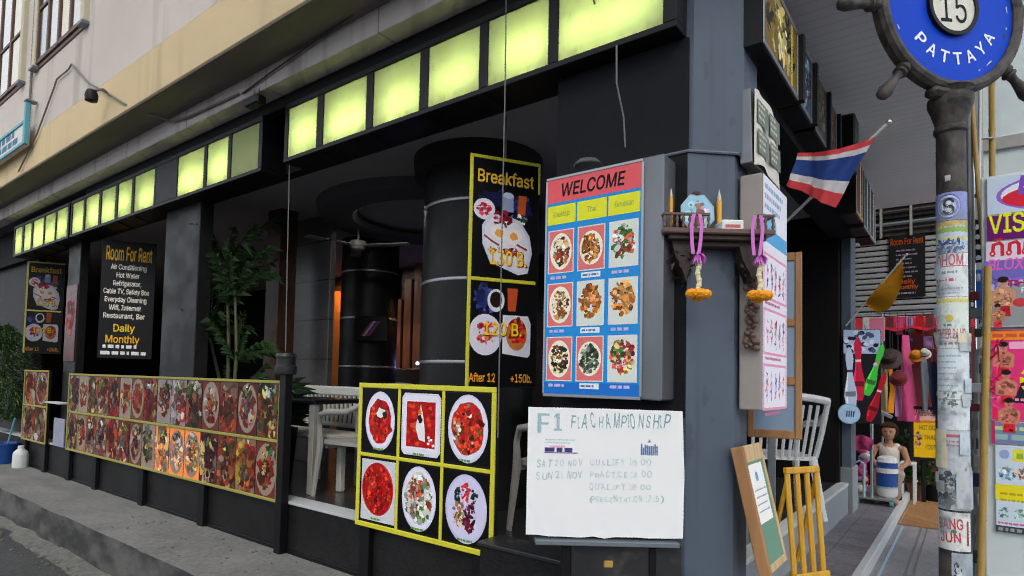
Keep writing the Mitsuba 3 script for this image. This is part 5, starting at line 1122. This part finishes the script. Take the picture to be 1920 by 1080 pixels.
def f_m(A, r, W, H):
    A.rect(0, H * .70, W, H * .30, (150, 110, 206), 1); A.poly([(0, H * .62), (W * .2, H * .72), (W * .5, H * .78), (W, H * .8), (W, H), (0, H)], (120, 110, 200), 1.2); A.poly([(W * .08, H * .58), (W * .5, H * .66), (W, H * .66), (W, H * .02), (W * .04, H * .02)], (150, 156, 160), 1.4)
    A.text('BLOX', .02, H * .86, .06, (236, 100, 190), 3, .15, True, slant=.1); A.food(.10, H * .66, .07, .03, [(100, 60, 170), (140, 110, 220)], 14, r, 2, .4)
    person_print(A, .085, .06, .22, (206, 150, 120), (190, 30, 50)); person_print(A, .06, .0, .13, (190, 130, 100), (226, 60, 70), 6); person_print(A, .24, .02, .2, (190, 120, 90), (40, 40, 60)); A.text('THAI BOXING', .10, H * .60, .036, (206, 40, 60), 8, .40, True); A.text('FREE', .16, H * .50, .03, (236, 236, 244), 8, .09, True); A.ell(.155, H * .36, .032, .024, (206, 60, 70), 8, 12)
flat_sign('boxing_poster', 'poster with a lilac top and bare chested fighters under the red script sign', Fr((1.035, Y - .02, 1.655), (1, 0, 0)), .60, .372, (196, 190, 226), f_m, 3, 'poster')
def f_p(A, r, W, H):
    A.rect(0, H - .06, W, .05, (250, 150, 40), 2); A.lines(.01, H - .045, W * .9, 1, .02, .02, (226, 90, 60), r, 3); A.ell(.045, H - .11, .026, .03, (190, 200, 240), 3, 14); A.lines(.08, H - .11, W - .1, 1, .03, .04, (250, 180, 216), r, 3)
    for i in range(3): person_print(A, .055 + .01 * i, H - .42 - i * .155 + .16, .19, (214, 130, 110), (226, 40, 60), 4 + i * 2)
    for k in range(12): a = k * PI / 6; A.poly([(.22 + .05 * math.cos(a), H - .28 + .05 * math.sin(a)), (.22 + .10 * math.cos(a - .18), H - .28 + .10 * math.sin(a - .18)), (.22 + .10 * math.cos(a + .18), H - .28 + .10 * math.sin(a + .18))], (246, 220, 40), 6)
    A.ell(.22, H - .28, .055, .055, (240, 230, 240), 7, 16); A.ell(.19, H - .15, .05, .03, (246, 200, 50), 6, 12); A.poly([(.09, .10), (W, .10), (W, .22), (.14, .24)], (40, 30, 50), 5); A.lines(.1, .11, W - .12, 1, .03, .014, (226, 160, 180), r, 7); A.food(.02, .25, .02, .25, [(206, 20, 70), (250, 110, 160)], 20, r, 3, .4)
flat_sign('fight_poster', 'hot pink fight poster with a yellow starburst below the lilac topped poster', Fr((1.062, Y, 1.14), (1, 0, 0)), .60, .505, (232, 56, 130), f_p, 5, 'poster')
def f_g(A, r, W, H): A.rect(0, H * .5, W, H * .3, (110, 150, 170), 1); A.lines(.015, H * .62, W - .03, 1, .03, .02, (196, 206, 150), r, 2); A.lines(.015, H * .2, W - .03, 1, .03, .03, (150, 190, 180), r, 2); A.rect(0, 0, .015, H, (196, 50, 100), 2)
flat_sign('grey_banner', 'grey green strip of print below the hot pink poster', Fr((1.062, Y, 1.01), (1, 0, 0)), .60, .125, (120, 130, 180), f_g, 6)
def f_h(A, r, W, H):
    A.ell(.04, H - .05, .022, .026, (150, 170, 220), 2, 14); A.rect(.075, H - .085, W, .065, (232, 226, 60), 2); A.lines(.09, H - .07, .2, 1, .03, .03, (150, 180, 70), r, 3)
    A.food(.05, H - .15, .04, .045, [(80, 130, 170), (120, 170, 190), (226, 226, 226)], 20, r, 2, .3); A.food(.13, H - .15, .05, .045, [(206, 110, 70), (120, 90, 90), (226, 180, 140)], 20, r, 2, .3)
    A.rect(0, H - .30, W, .085, (236, 222, 40), 2); A.lines(.02, H - .27, W - .04, 2, .035, .012, (190, 170, 40), r, 3)
    for k in range(4): A.food(.035 + k * .06, H - .37, .026, .035, [(90, 150, 160), (120, 170, 130), (170, 206, 214)], 12, r, 2, .35)
    A.lines(.01, H - .43, W - .02, 1, .03, .01, (206, 90, 150), r, 3); A.rect(0, .0, W, .035, (60, 66, 76), 2); A.lines(.01, .008, W - .02, 1, .02, .018, (150, 156, 160), r, 3)
flat_sign('tour_poster', 'pale tour poster with yellow strips, lowest print at the right edge', Fr((1.075, Y, .53), (1, 0, 0)), .58, .475, (206, 220, 236), f_h, 7, 'poster')
def f_k(A, r, W, H): A.rect(0, .10, W, H - .1, (60, 130, 220), 1); A.poly([(.05, .12), (.09, .2), (.12, .18), (.11, .13), (.13, .11), (.07, .10)], (50, 36, 34), 2); A.poly([(.02, .10), (.05, .16), (.06, .10)], (236, 240, 246), 2); A.text('Foot', .012, .062, .026, (60, 70, 100), 2, .075, True); A.text('Thai', .012, .018, .026, (60, 70, 100), 2, .075, True)
flat_sign('blue_sign', 'blue and white sign half hidden behind the yellow pole at the right', Fr((1.005, 2.05, 1.64), (1, 0, 0)), .16, .39, (214, 222, 240), f_k, 8)
def f_d(A, r, W, H):
    for k in range(4): A.ell(.022, H - .05 - k * .062, .014, .017, (232, 232, 240), 2, 9, 0, .25, r)
flat_sign('black_sign', 'narrow black strip sign with white marks just right of the post', Fr((.995, 2.05, 2.07), (1, 0, 0)), .075, .27, (26, 24, 30), f_d, 9)
solo('sign_wall', MB().box(1.03, 2.6, Y + .02, Y + .10, -.02, 2.52, .004), 'pale_wall', 'pale chipped wall carrying the signs and posters at the right edge', 'wall')
# bamboo and scaffold poles
def pole(a, b, r, mt, label, cat='pole'):
    a, b = np.array(a, float), np.array(b, float); t = thing('bamboo_pole', label, cat); L = np.linalg.norm(b - a)
    put('cane', MB().tube([a, b], r, 10), mt, t, smooth=50); n = int(L / .33)
    for i in range(1, n): c = a + (b - a) * (i + .2 * math.sin(i * 2)) / n; put('node', MB().tube([c - (b - a) / L * .006, c + (b - a) / L * .006], r * 1.14, 10), 'bamboo', t)
pole((1.000, 1.66, -.02), (1.055, 1.70, 1.99), .018, 'bamboo', 'tall yellow bamboo pole standing in front of the right edge posters')
pole((1.090, 2.2, 2.40), (1.095, 2.2, 3.28), .017, 'bamboo', 'upright bamboo pole above the white oval sign')
pole((1.045, 1.95, 2.05), (.99, 2.05, 3.15), .013, 'bamboo', 'thin leaning bamboo pole between the post and the upright bamboo pole')
t = thing('scaffold_clamp', 'dark rods tied across the bamboo poles above the signs', 'rod')
put('rod', MB().tube([(.98, 2.12, 2.86), (1.10, 2.18, 2.86)], .008, 6), 'steel', t); put('rod', MB().tube([(1.0, 2.12, 2.50), (1.10, 2.18, 2.50)], .012, 6), 'black', t)
t = thing('power_cables', 'bundle of grey pipes and cables hanging between the post and the bamboo pole', 'cables'); r = random.Random(14)
for i, (x, rr_, mt, z0, z1) in enumerate([(.972, .012, 'slate', 0.0, 3.4), (.99, .009, 'plastic_grey', 1.9, 3.4), (1.002, .016, 'plastic_grey', .0, 1.55), (1.018, .014, 'steel', .3, 1.5), (1.032, .009, 'white_plastic', 2.2, 3.3), (.985, .02, 'wire', .2, 1.3)]):
    put('cable', MB().tube([(x + .006 * math.sin(3 * z + i), 2.0 + .03 * i, z) for z in np.linspace(z0, z1, 14)], rr_, 7), mt, t, smooth=60)
for i in range(16): put('joint_box', MB().box(.965 + .05 * r.random(), 1.0 + .05 * r.random(), 1.96, 2.02, .3 + .11 * i, .3 + .11 * i + .04 + .04 * r.random(), .006), ['wire', 'slate', 'dark_red', 'white_plastic', 'navy_cloth', 'plastic_grey'][i % 6], t)
t = thing('neighbour_building', 'pale blue white building rising behind the signs at the upper right', 'building')
put('wall', MB().box(1.06, 7.5, 9.5, 9.8, -.1, 12, .01), 'pale_wall', t); put('string_course', MB().box(1.05, 7.5, 9.44, 9.5, 5.0, 5.2, .01), 'plastic_grey', t); put('string_course', MB().box(1.05, 7.5, 9.45, 9.5, 7.6, 7.7, .01), 'plastic_grey', t)
put('drain_pipe', MB().tube([(1.12, 9.4, 0), (1.12, 9.4, 11)], .05, 10), 'plastic_grey', t, smooth=60)
put('window', MB().box(1.9, 2.9, 9.46, 9.49, 5.6, 7.0, .01), 'slate', t)
solo('floodlight', MB().lathe([(0, .0), (.035, 0), (.05, .05), (.06, .12), (0, .125)], (1.08, 2.2, 3.26), 14), 'white_plastic', 'small white lamp head on top of the upright bamboo pole', 'lamp', smooth=40)
solo('overhead_wire', MB().tube([(1.05, 2.3, 2.64), (1.3, 2.3, 2.66), (1.8, 2.3, 2.72)], .007, 6), 'white_paint', 'pale wire slung right from the upright bamboo pole', 'wire')

# ================================================================ far end of the walkway: shop
t = thing('far_shop', 'shop front at the end of the walkway with pale louvred shutters over a red awning', 'building')
put('wall', MB().box(-1.5, 1.04, 8.04, 8.2, -.1, 6), 'dim_wall', t)
m = MB()
for i in range(14): z = 2.36 + i * .082; m.box(-.45, 1.02, 7.985, 8.03, z, z + .062, .008)
put('shutter_slats', m, 'shutter_paint', t, kind='stuff')
m = MB(); rr = random.Random(3)
for i in range(4): m.box(-.4 + i * .36, -.37 + i * .36, 7.9, 7.93, 3.50, 5.2)
put('hanger_rods', m, 'plastic_grey', t)
put('rubble_band', MB().box(-.5, 1.03, 7.97, 8.03, 3.53, 5.6), 'cast_iron', t)
for i in range(7): put('dark_pipe', MB().tube([(-.5, 7.93, 3.60 + i * .09), (1.0, 7.94, 3.62 + i * .085)], .02 + .012 * (i % 2), 7), ['wire', 'slate', 'black'][i % 3], t)
put('counter_back', MB().box(-.5, 1.03, 7.5, 7.6, -.05, 2.2), 'dark_red', t)
put('dark_doorway', MB().box(-.3, .35, 7.3, 7.49, 0, 2.1), 'black_matt', t)
aw = np.array([[(x, 7.3 - .5 * q + 0 * x, 2.28 - .22 * q + .02 * math.sin(x * 20) * q) for x in np.linspace(-.3, 1.02, 30)] for q in np.linspace(0, 1, 6)])
put('awning', MB().sheet(aw), 'red_cloth', t, smooth=True)
t = thing('far_poster', 'black poster with orange and white lettering hanging on the far louvred shutters', 'poster'); fp = Fr((.065, 7.95, 2.62), (1, 0, 0)); W, H = .43, .90
put('panel', MB().box(0, W, 0, H, -.012, 0, .002, fp), 'black', t); A = Art(); A.text('Room For Rent', W / 2, H * .85, .09, (170, 70, 20), 2, W * .9, True, 'c'); A.lines(W * .2, H * .74, W * .6, 7, H * .07, .022, (130, 120, 140), random.Random(5), 2)
A.text('Daily', W / 2, H * .22, .06, (190, 80, 30), 2, W * .45, True, 'c'); A.text('Monthly', W / 2, H * .13, .06, (190, 90, 30), 2, W * .6, True, 'c'); A.lines(W * .1, H * .05, W * .8, 1, .03, .025, (150, 140, 160), random.Random(7), 2); print_on('printed_face', A, fp, t, .001)
t = thing('bunting', 'row of purple and red flags strung under the far shutters', 'bunting'); r = random.Random(4)
put('string', MB().tube([(.1, 6.9, 2.26), (.5, 6.9, 2.22), (.85, 6.9, 2.26)], .004, 5), 'pale_cloth', t)
for i in range(7):
    x = .12 + i * .105; z = 2.235; m = MB().box(x, x + .08, 6.895, 6.9, z - .19 - .04 * (i % 2), z); put('flag', m, ['dark_red', 'pink_cloth', 'lilac_cloth', 'red_cloth'][i % 4], t)
# tall painted banner with skittles
t = thing('skittle_banner', 'hanging banner printed with white red and green skittles on a black and white chequer', 'banner')
fb2 = Fr((-.02, 4.18, .96), (.90, .43, 0)); W, H = .36, .91
put('panel', MB().box(.03, W, .0, H, -.012, 0, .002, fb2), 'black', t); A = Art(); r = random.Random(13)
A.rect(.035, .005, W - .04, H - .01, (20, 20, 28), 0); A.rect(.035, H * .74, W - .04, H * .255, (170, 190, 226), 1)
for i in range(26): A.ell(.05 + r.random() * (W - .08), H * (.74 + .24 * r.random()), .024, .022, [(24, 26, 40), (214, 222, 240), (70, 80, 120)][i % 3], 2 + i * .1, 8, 0, .2, r)
def skittle(x, y, h, rot, col, band, L):
    prof = [(0, .045), (.08, .07), (.22, .092), (.34, .08), (.50, .048), (.62, .038), (.70, .044), (.80, .056), (.90, .048), (.97, .024), (1, 0)]
    c, s = math.cos(rot), math.sin(rot); Q = [(w, b) for b, w in prof] + [(-w, b) for b, w in prof[::-1]]
    A.poly([(x + (a * c - b * s) * h, y + (a * s + b * c) * h) for a, b in Q], col, L)
    A.poly([(x + (a * c - b * s) * h, y + (a * s + b * c) * h) for a, b in [(-.06, .1), (-.035, .1), (-.045, .35), (-.025, .6), (-.035, .6), (-.07, .3)]], tuple(np.minimum(255, np.array(col) * 1.3 + 20)), L + .2)
    A.poly([(x + (a * c - b * s) * h, y + (a * s + b * c) * h) for a, b in [(-.07, .22), (.07, .22), (.075, .30), (-.075, .30)]], tuple(np.array(col) * .6), L + .3)
    A.poly([(x + (a * c - b * s) * h, y + (a * s + b * c) * h) for a, b in [(-.04, .6), (.04, .6), (.04, .64), (-.04, .64)]], band, L + .4)
skittle(.17, .22, .62, .02, (206, 30, 70), (236, 200, 210), 5); skittle(.235, .27, .52, -.28, (70, 196, 70), (220, 120, 60), 7); skittle(.25, .02, .50, -.3, (170, 20, 40), (226, 190, 200), 9); skittle(.10, .12, .62, .03, (190, 208, 236), (60, 60, 90), 11)
A.ell(.31, .57, .018, .02, (190, 200, 226), 8, 10); print_on('printed_face', A, fb2, t, .0006)
put('round_tag', MB().lathe([(0, .004), (.098, .004), (.098, -.008), (0, -.008)], fb2.p(.075, .09, .02), 28, fb2.w), 'trolley_blue', t)
A = Art(); A.ell(0, 0, .09, .09, (170, 204, 236), 0, 26); [A.poly([(-.03 + i * .02, -.03), (-.018 + i * .02, -.03), (-.012 + i * .02, .03), (-.024 + i * .02, .03)], (60, 70, 110), 1) for i in range(4)]; print_on('tag_print', A, fb2.at(.075, .09, .0245), t, .0008)
t = thing('paper_bag', 'pink and white printed sheet hanging under the yellow flag', 'sheet'); m = Fr((.09, 4.9, 1.80), (.95, .3, 0)); put('sheet', MB().box(0, .20, 0, .25, -.03, 0, .004, m), 'pale_cloth', t); A = Art(); A.rect(.06, .005, .135, .24, (196, 110, 140), 1); A.food(.03, .12, .025, .1, [(110, 140, 190), (200, 210, 226)], 10, random.Random(2), 2, .4); print_on('print', A, m, t, .001)
# hanging goods
def hang(name, label, cat, mt, pts, y, th=.05, extra=None):
    t = thing(name, label, cat); m = MB().prism(pts, Fr((0, y, 0), (1, 0, 0)), -th / 2, th / 2).mesh()
    m = m.subdivide().subdivide(); v = np.array(m.vertices); v[:, 1] += .05 * np.sin(v[:, 0] * 38 + 2 * v[:, 2]); m.vertices = v
    put('cloth', m, mt, t, smooth=True); put('hook', MB().tube([(np.mean([p[0] for p in pts[:2]]), y, max(p[1] for p in pts)), (np.mean([p[0] for p in pts[:2]]), y, 2.2)], .004, 5), 'wire', t)
    return t
hang('pink_dress', 'long hot pink dress hanging among the shop goods at the end of the walkway', 'dress', 'pink_cloth', [(.36, 1.93), (.42, 1.93), (.44, 1.6), (.47, 1.3), (.52, .93), (.30, .93), (.33, 1.35), (.35, 1.6)], 6.0)
hang('lilac_scarf', 'lilac scarf hanging left of the long pink dress', 'scarf', 'lilac_cloth', [(.30, 1.52), (.345, 1.52), (.36, 1.25), (.35, .98), (.29, .98), (.285, 1.25)], 5.9, .03)
hang('yellow_scarf', 'golden yellow scarf hanging left of the lilac scarf', 'scarf', 'orange_cloth', [(.235, 1.55), (.265, 1.55), (.29, 1.3), (.28, 1.02), (.225, 1.02), (.25, 1.3)], 5.85, .03)
hang('brown_coat', 'long tan cloth hanging beside the skittle banner', 'cloth', 'straw', [(.19, 1.70), (.235, 1.70), (.24, 1.3), (.235, 1.0), (.175, 1.0), (.185, 1.3)], 5.7, .03)
hang('navy_trousers', 'navy trousers hanging right of the long pink dress', 'trousers', 'navy_cloth', [(.60, 1.62), (.68, 1.62), (.70, 1.35), (.685, 1.02), (.64, 1.02), (.61, 1.3)], 6.0)
hang('dark_shirt', 'dark shirt hanging between the pink dress and the navy trousers', 'shirt', 'slate', [(.53, 1.66), (.585, 1.66), (.61, 1.40), (.59, 1.05), (.545, 1.05), (.525, 1.40)], 6.0)
hang('pale_shirt', 'pale shirt hanging right of the navy trousers beside the post', 'shirt', 'pale_cloth', [(.72, 1.72), (.77, 1.72), (.80, 1.35), (.78, 1.02), (.74, 1.02), (.715, 1.35)], 6.1)
r = random.Random(91)
for i, (cn, cm) in enumerate([('red', 'red_cloth'), ('cream', 'pale_cloth'), ('orange', 'orange_cloth'), ('pink', 'pink_cloth'), ('navy', 'navy_cloth'), ('turquoise', 'turquoise'), ('maroon', 'dark_red'), ('straw coloured', 'straw'), ('lilac', 'lilac_cloth'), ('white', 'white_plastic')]):
    x, z, y = .16 + .62 * r.random(), 1.05 + 1.0 * r.random(), 6.2 + .6 * r.random(); w, h = .025 + .03 * r.random(), .06 + .16 * r.random()
    t = thing('hanging_trinket', f'small {cn} trinket hanging among the goods at the end of the walkway', 'trinket', 'small goods hung in the far shop')
    q = [(x - w, z), (x + w, z), (x + w * (.6 + r.random()), z - h), (x - w * (.6 + r.random()), z - h)]
    m = MB().prism(q, Fr((0, y, 0), (1, .3 * (r.random() - .5), 0)), -.015, .015).mesh().subdivide(); v = np.array(m.vertices); v[:, 1] += .02 * np.sin(v[:, 2] * 60 + i); m.vertices = v
    put('body', m, cm, t, smooth=True)
    put('string', MB().tube([(x, y, z), (x, y, 2.2)], .003, 4), 'wire', t)
def hat(label, p, r0, r1, mt, tilt=(0, -.9, .4)):
    t = thing('sun_hat', label, 'hat'); ax = np.array(tilt) / np.linalg.norm(tilt)
    put('brim', MB().lathe([(r0 * .95, 0), (r1, -.012), (r1, -.004), (r0, .01)], p, 28, ax), mt, t, smooth=50); put('crown', MB().lathe([(r0, .004), (r0 * .95, .05), (r0 * .7, .085), (0, .09)], p, 24, ax), mt, t, smooth=50); put('band', MB().lathe([(r0 * 1.02, .01), (r0 * 1.01, .03)], p, 24, ax), 'dark_red', t, smooth=50)
hat('wide dark hat hanging above the red hat', (.265, 5.6, 1.64), .07, .13, 'shrine_dark'); hat('round dark red hat hanging left of the pink dress', (.335, 5.75, 1.42), .075, .09, 'dark_red'); hat('orange and yellow hat at the top right of the pink dress', (.50, 5.8, 1.68), .05, .075, 'orange_cloth'); hat('white cap hanging beside the orange hat', (.58, 5.8, 1.70), .045, .06, 'pale_cloth'); hat('small pale hat low beside the post', (.74, 5.9, 1.26), .05, .065, 'pale_cloth')
t = thing('clothes_rail', 'steel rail carrying the clothes at the end of the walkway', 'rail'); put('bar', MB().tube([(.1, 6.0, 2.2), (.85, 6.0, 2.2)], .012, 8), 'steel', t); put('upright', MB().tube([(.83, 6.0, 0), (.83, 6.0, 2.2)], .012, 8), 'steel', t); put('upright', MB().tube([(.16, 6.0, 0), (.16, 6.0, 2.2)], .012, 8), 'steel', t)
# lit yellow sign
t = thing('massage_sign', 'yellow massage sign with pink top in black frame at the end of the walkway', 'sign'); fm = Fr((.425, 6.0, .49), (.97, .22, 0)); W, H = .275, .615
put('panel', MB().box(0, W, 0, H, -.05, 0, .003, fm), 'black', t); put('frame', frame_bars(fm, W, H, .034, .012), 'black', t)
A = Art(); A.rect(.022, .022, W - .044, H - .044, (240, 190, 20), 0); A.rect(.022, H - .16, W - .044, .138, (240, 190, 180), 1); A.text('MASSAGE', W / 2, H - .105, .065, (130, 50, 60), 2, W * .74, True, 'c'); A.rect(.022, H - .185, W - .044, .028, (226, 130, 30), 1)
for i, s in enumerate(('HOT OIL', '& THAI', 'FOOT')): A.text(s, W * .88, H - .265 - .11 * i, .05, (90, 96, 40), 2, W * (.56 if i < 2 else .34), True, 'r')
A.food(W * .27, H * .38, .03, .11, [(90, 40, 60), (226, 200, 190), (70, 70, 110), (200, 150, 120)], 22, random.Random(3), 3, .35); print_on('printed_face', A, fm, t, .001); put('post', MB().box(W * .4, W * .55, -.49, 0, -.05, -.02, .003, fm), 'black', t)
# plants by the shop
for i, (x, y, lab) in enumerate([(.36, 6.3, 'leafy plant behind the woman, left of the yellow sign'), (.47, 6.2, 'leafy plant in a clay pot under the yellow sign'), (.63, 6.25, 'leafy plant in a dark pot right under the yellow sign')]):
    t = thing('potted_plant', lab, 'plant'); m = MB(); r = random.Random(60 + i); h = .5 if i == 0 else .2
    put('pot', MB().lathe([(0, 0), (.07, 0), (.10, .2 if i else .45), (.08, .2 if i else .45), (0, .18 if i else .42)], (x, y, 0), 18), 'terracotta' if i < 2 else 'black', t, smooth=40)
    for k in range(150): a = r.random() * 2 * PI; leaf(m, (x + .05 * math.cos(a), y + .05 * math.sin(a), h + .25 * r.random()), (math.cos(a), math.sin(a), .3 + r.random()), .10 + .08 * r.random(), .03)
    put('foliage', m, 'leaf', t, kind='stuff')
t = thing('side_table', 'small white table under the plants beside the woman', 'table'); put('tabletop', MB().box(.335, .485, 5.8, 6.05, .44, .465, .005), 'white_plastic', t)
for x, y in ((.35, 5.82), (.47, 5.82), (.35, 6.03), (.47, 6.03)): put('leg', MB().box(x - .012, x + .012, y - .012, y + .012, 0, .44, .003), 'white_plastic', t)
# grate
gt = thing('drain_grate', 'rusty slatted drain grate set in the alley beside the walkway kerb', 'grate'); m = MB()
for i in range(36): y = 4.55 + i * .055; m.box(.44, .74, y, y + .022, .002, .014, .003)
put('bars', m, 'wood', gt, kind='stuff'); put('frame', MB().box(.42, .44, 4.5, 6.56, .0, .016, .003).box(.74, .76, 4.5, 6.56, .0, .016, .003).box(.44, .74, 4.5, 4.52, 0, .0155, .003), 'wood', gt)
# luggage trolley, bag, woman
t = thing('trolley', 'folding luggage trolley with pale blue frame standing on the walkway', 'trolley')
z0 = .087
put('platform', MB().box(-.01, .36, 4.92, 5.3, z0 + .05, z0 + .075, .006), 'steel', t)
put('handle_post', MB().tube([(.155, 5.0, z0 + .07), (.155, 5.0, .96)], .016, 8), 'chrome', t, smooth=60)
put('side_frame', MB().tube([(.0, 4.95, z0 + .06), (.0, 4.95, .50), (.05, 4.95, .53), (.09, 4.95, .50), (.09, 4.95, z0 + .06)], .013, 8), 'trolley_blue', t, smooth=60)
for x, y in ((.03, 4.95), (.33, 4.95), (.03, 5.27), (.33, 5.27)): put('wheel', MB().lathe([(0, -.015), (.03, -.015), (.032, 0), (.03, .015), (0, .015)], (x, y, z0 + .032), 16, (1, 0, 0)), 'turquoise', t, smooth=40)
t = thing('striped_drum', 'blue and white striped drum bag on the trolley', 'bag'); zb = z0 + .078
c = (.28, 5.12); prof = [(.075, 0), (.093, .03), (.098, .09), (.099, .11), (.099, .20), (.099, .25), (.097, .30), (.093, .33), (.098, .36), (.085, .405), (.05, .425), (0, .43)]
cut = [0, 2, 3, 5, 6, 8, 11]
for i, mt in enumerate(('bottle_white', 'trolley_blue', 'bucket_blue', 'bottle_white', 'bucket_blue', 'bottle_white')): put('band', MB().lathe(prof[cut[i]:cut[i + 1] + 1], (*c, zb), 28), mt, t, smooth=40)
t = thing('toy_bag', 'clear bag of pink and red toys on the left of the trolley', 'bag'); r = random.Random(50)
for i in range(26):
    mm = trimesh.creation.icosphere(2, .028 + .022 * r.random()); mm.vertices *= [1, .9, .7 + .7 * r.random()]; mm.apply_translation((.055 + .06 * (r.random() - .5), 5.14 + .12 * (r.random() - .5), z0 + .11 + .54 * r.random()))
    put('toy', mm, ['pink_cloth', 'pale_cloth', 'red_cloth', 'lilac_cloth', 'pale_cloth'][i % 5], t, smooth=True)
t = thing('pink_towel', 'pink towel draped over the top of the toy bag', 'towel'); g_ = np.array([[(x + .01 * math.sin(9 * q), 5.02 - .10 * math.cos(PI * q * .5) + .02 * math.sin(x * 50), .78 - .16 * q + .03 * math.sin(x * 22)) for x in np.linspace(.0, .17, 12)] for q in np.linspace(0, 1, 7)]); put('cloth', MB().sheet(g_), 'pink_cloth', t, smooth=True)
t = thing('metal_bracket', 'grey metal bar slanting from the skittle banner towards the woman', 'bar'); put('bar', MB().box(0, .30, -.018, .018, -.012, .012, .004, Fr((.13, 4.55, 1.15), (.72, .42, -.42), (.4, 0, .7))), 'steel', t); put('hook', MB().tube([(.13, 4.55, 1.15), (.09, 4.45, 1.2)], .01, 6), 'steel', t)
# the seated woman
t = thing('person', 'seated woman in a sleeveless pale top and tan trousers behind the trolley', 'person')
wx, wy = .27, 5.45; sc = 1.0; seat = .40
P3 = lambda x, y, z: (wx + x, wy + y, z)
hip = .42; head = P3(-.0, -.05, .935)
put('stool', MB().lathe([(.13, z0), (.12, .30), (.15, .31), (.15, .335), (0, .34)], (wx, wy + .05, 0), 20), 'black', t, smooth=40)
torso = [[(P3(0, .04, .42), .115), (P3(0, .02, .56), .095), (P3(0, -.0, .70), .105), (P3(0, -.01, .755), .07)], [(P3(-.11, 0, .745), .042), (P3(.11, 0, .745), .042)]]
legs = [[(P3(s * .07, .02, .41), .085), (P3(s * .10, -.34, .44), .062), (P3(s * .09, -.36, .32), .052), (P3(s * .09, -.30, .17), .036)] for s in (-1, 1)]
skin = [[(P3(0, -.01, .76), .045), (P3(0, -.03, .83), .042)]]
arms = [[(P3(-.15, 0, .735), .038), (P3(-.19, -.08, .59), .034), (P3(-.10, -.26, .53), .026), (P3(-.05, -.33, .53), .024)], [(P3(.15, 0, .735), .038), (P3(.20, -.06, .58), .034), (P3(.13, -.24, .51), .026), (P3(.08, -.31, .505), .024)]]
hd = [[(P3(0, -.05, .90), .062), (P3(0, -.055, .96), .078), (P3(0, -.035, .975), .080)], [(P3(0, -.10, .885), .035), (P3(0, -.08, .92), .06)], [(P3(0, -.138, .925), .012), (P3(0, -.125, .95), .012)], [(P3(-.082, -.04, .935), .014), (P3(-.075, -.04, .95), .014)], [(P3(.082, -.04, .935), .014), (P3(.075, -.04, .95), .014)]]
fing = []
for s, wrist in ((-1, np.array(P3(-.05, -.33, .53))), (1, np.array(P3(.08, -.31, .505)))):
    pal = wrist + np.array([-s * .035, -.05, -.01]); fing.append([(wrist, .022), (pal, .026)])
    for k in range(4):
        b = pal + np.array([-s * (.012), -.01, .022 - .015 * k]); L = (.055, .065, .06, .045)[k]
        fing.append([(b, .010), (b + np.array([-s * .02, -L * .55, -.008]), .009), (b + np.array([-s * .032, -L * .85, -.028]), .008)])
    fing.append([(wrist + np.array([0, -.02, .012]), .012), (pal + np.array([s * .01, -.03, .034]), .010), (pal + np.array([-s * .002, -.055, .034]), .008)])
feet = [[(P3(s * .09, -.29, .17), .034), (P3(s * .09, -.31, .125), .036), (P3(s * .10, -.43, .117), .030)] for s in (-1, 1)]
body = hulls(torso + legs + skin + arms + hd + fing + feet, .014, 5); bv = np.array(body.vertices)
put('body', body, 'skin', t, smooth=True)
put('top', hulls([[(P3(0, .04, .44), .125), (P3(0, .02, .56), .106), (P3(0, -.0, .69), .114), (P3(0, 0, .725), .085)], [(P3(-.075, -.0, .73), .048), (P3(-.08, 0, .765), .044)], [(P3(.075, -.0, .73), .048), (P3(.08, 0, .765), .044)]], .02, 5), 'top_white', t, smooth=True)
put('trousers', hulls([[(P3(0, .03, .42), .122), (P3(0, .02, .45), .118)]] + [[(P3(s * .07, .02, .41), .097), (P3(s * .10, -.34, .44), .075), (P3(s * .09, -.36, .30), .066), (P3(s * .09, -.31, .19), .058)] for s in (-1, 1)], .02, 5), 'trousers', t, smooth=True)
hm = trimesh.creation.icosphere(4, .103); v = np.array(hm.vertices); v = v[:, :] * [1, 1.03, 1.06] * (1 + .05 * (meshkit.noise(v * 60) - .5))[:, None]; keep = ~((v[:, 1] < -.03) & (v[:, 2] < .045)); v[~keep] *= .72
hm.vertices = v; hm.apply_translation(P3(0, -.035, .968)); put('hair', hm, 'hair', t, smooth=True); put('bun', trimesh.creation.icosphere(2, .045).apply_translation(P3(0, .08, .96)), 'hair', t, smooth=True)
for s in (-1, 1): put('eye', trimesh.creation.icosphere(1, .009).apply_translation(P3(s * .03, -.128, .955)), 'hair', t, smooth=True)
put('mouth', MB().box(wx - .02, wx + .02, wy - .139, wy - .128, .893, .900, .002), 'dark_red', t)
_c = [wx, wy, z0]
for k in list(scene):
    if k.startswith('person__'): scene[k]['to_world'] = T().translate(_c).scale(.86).translate([-q for q in _c])
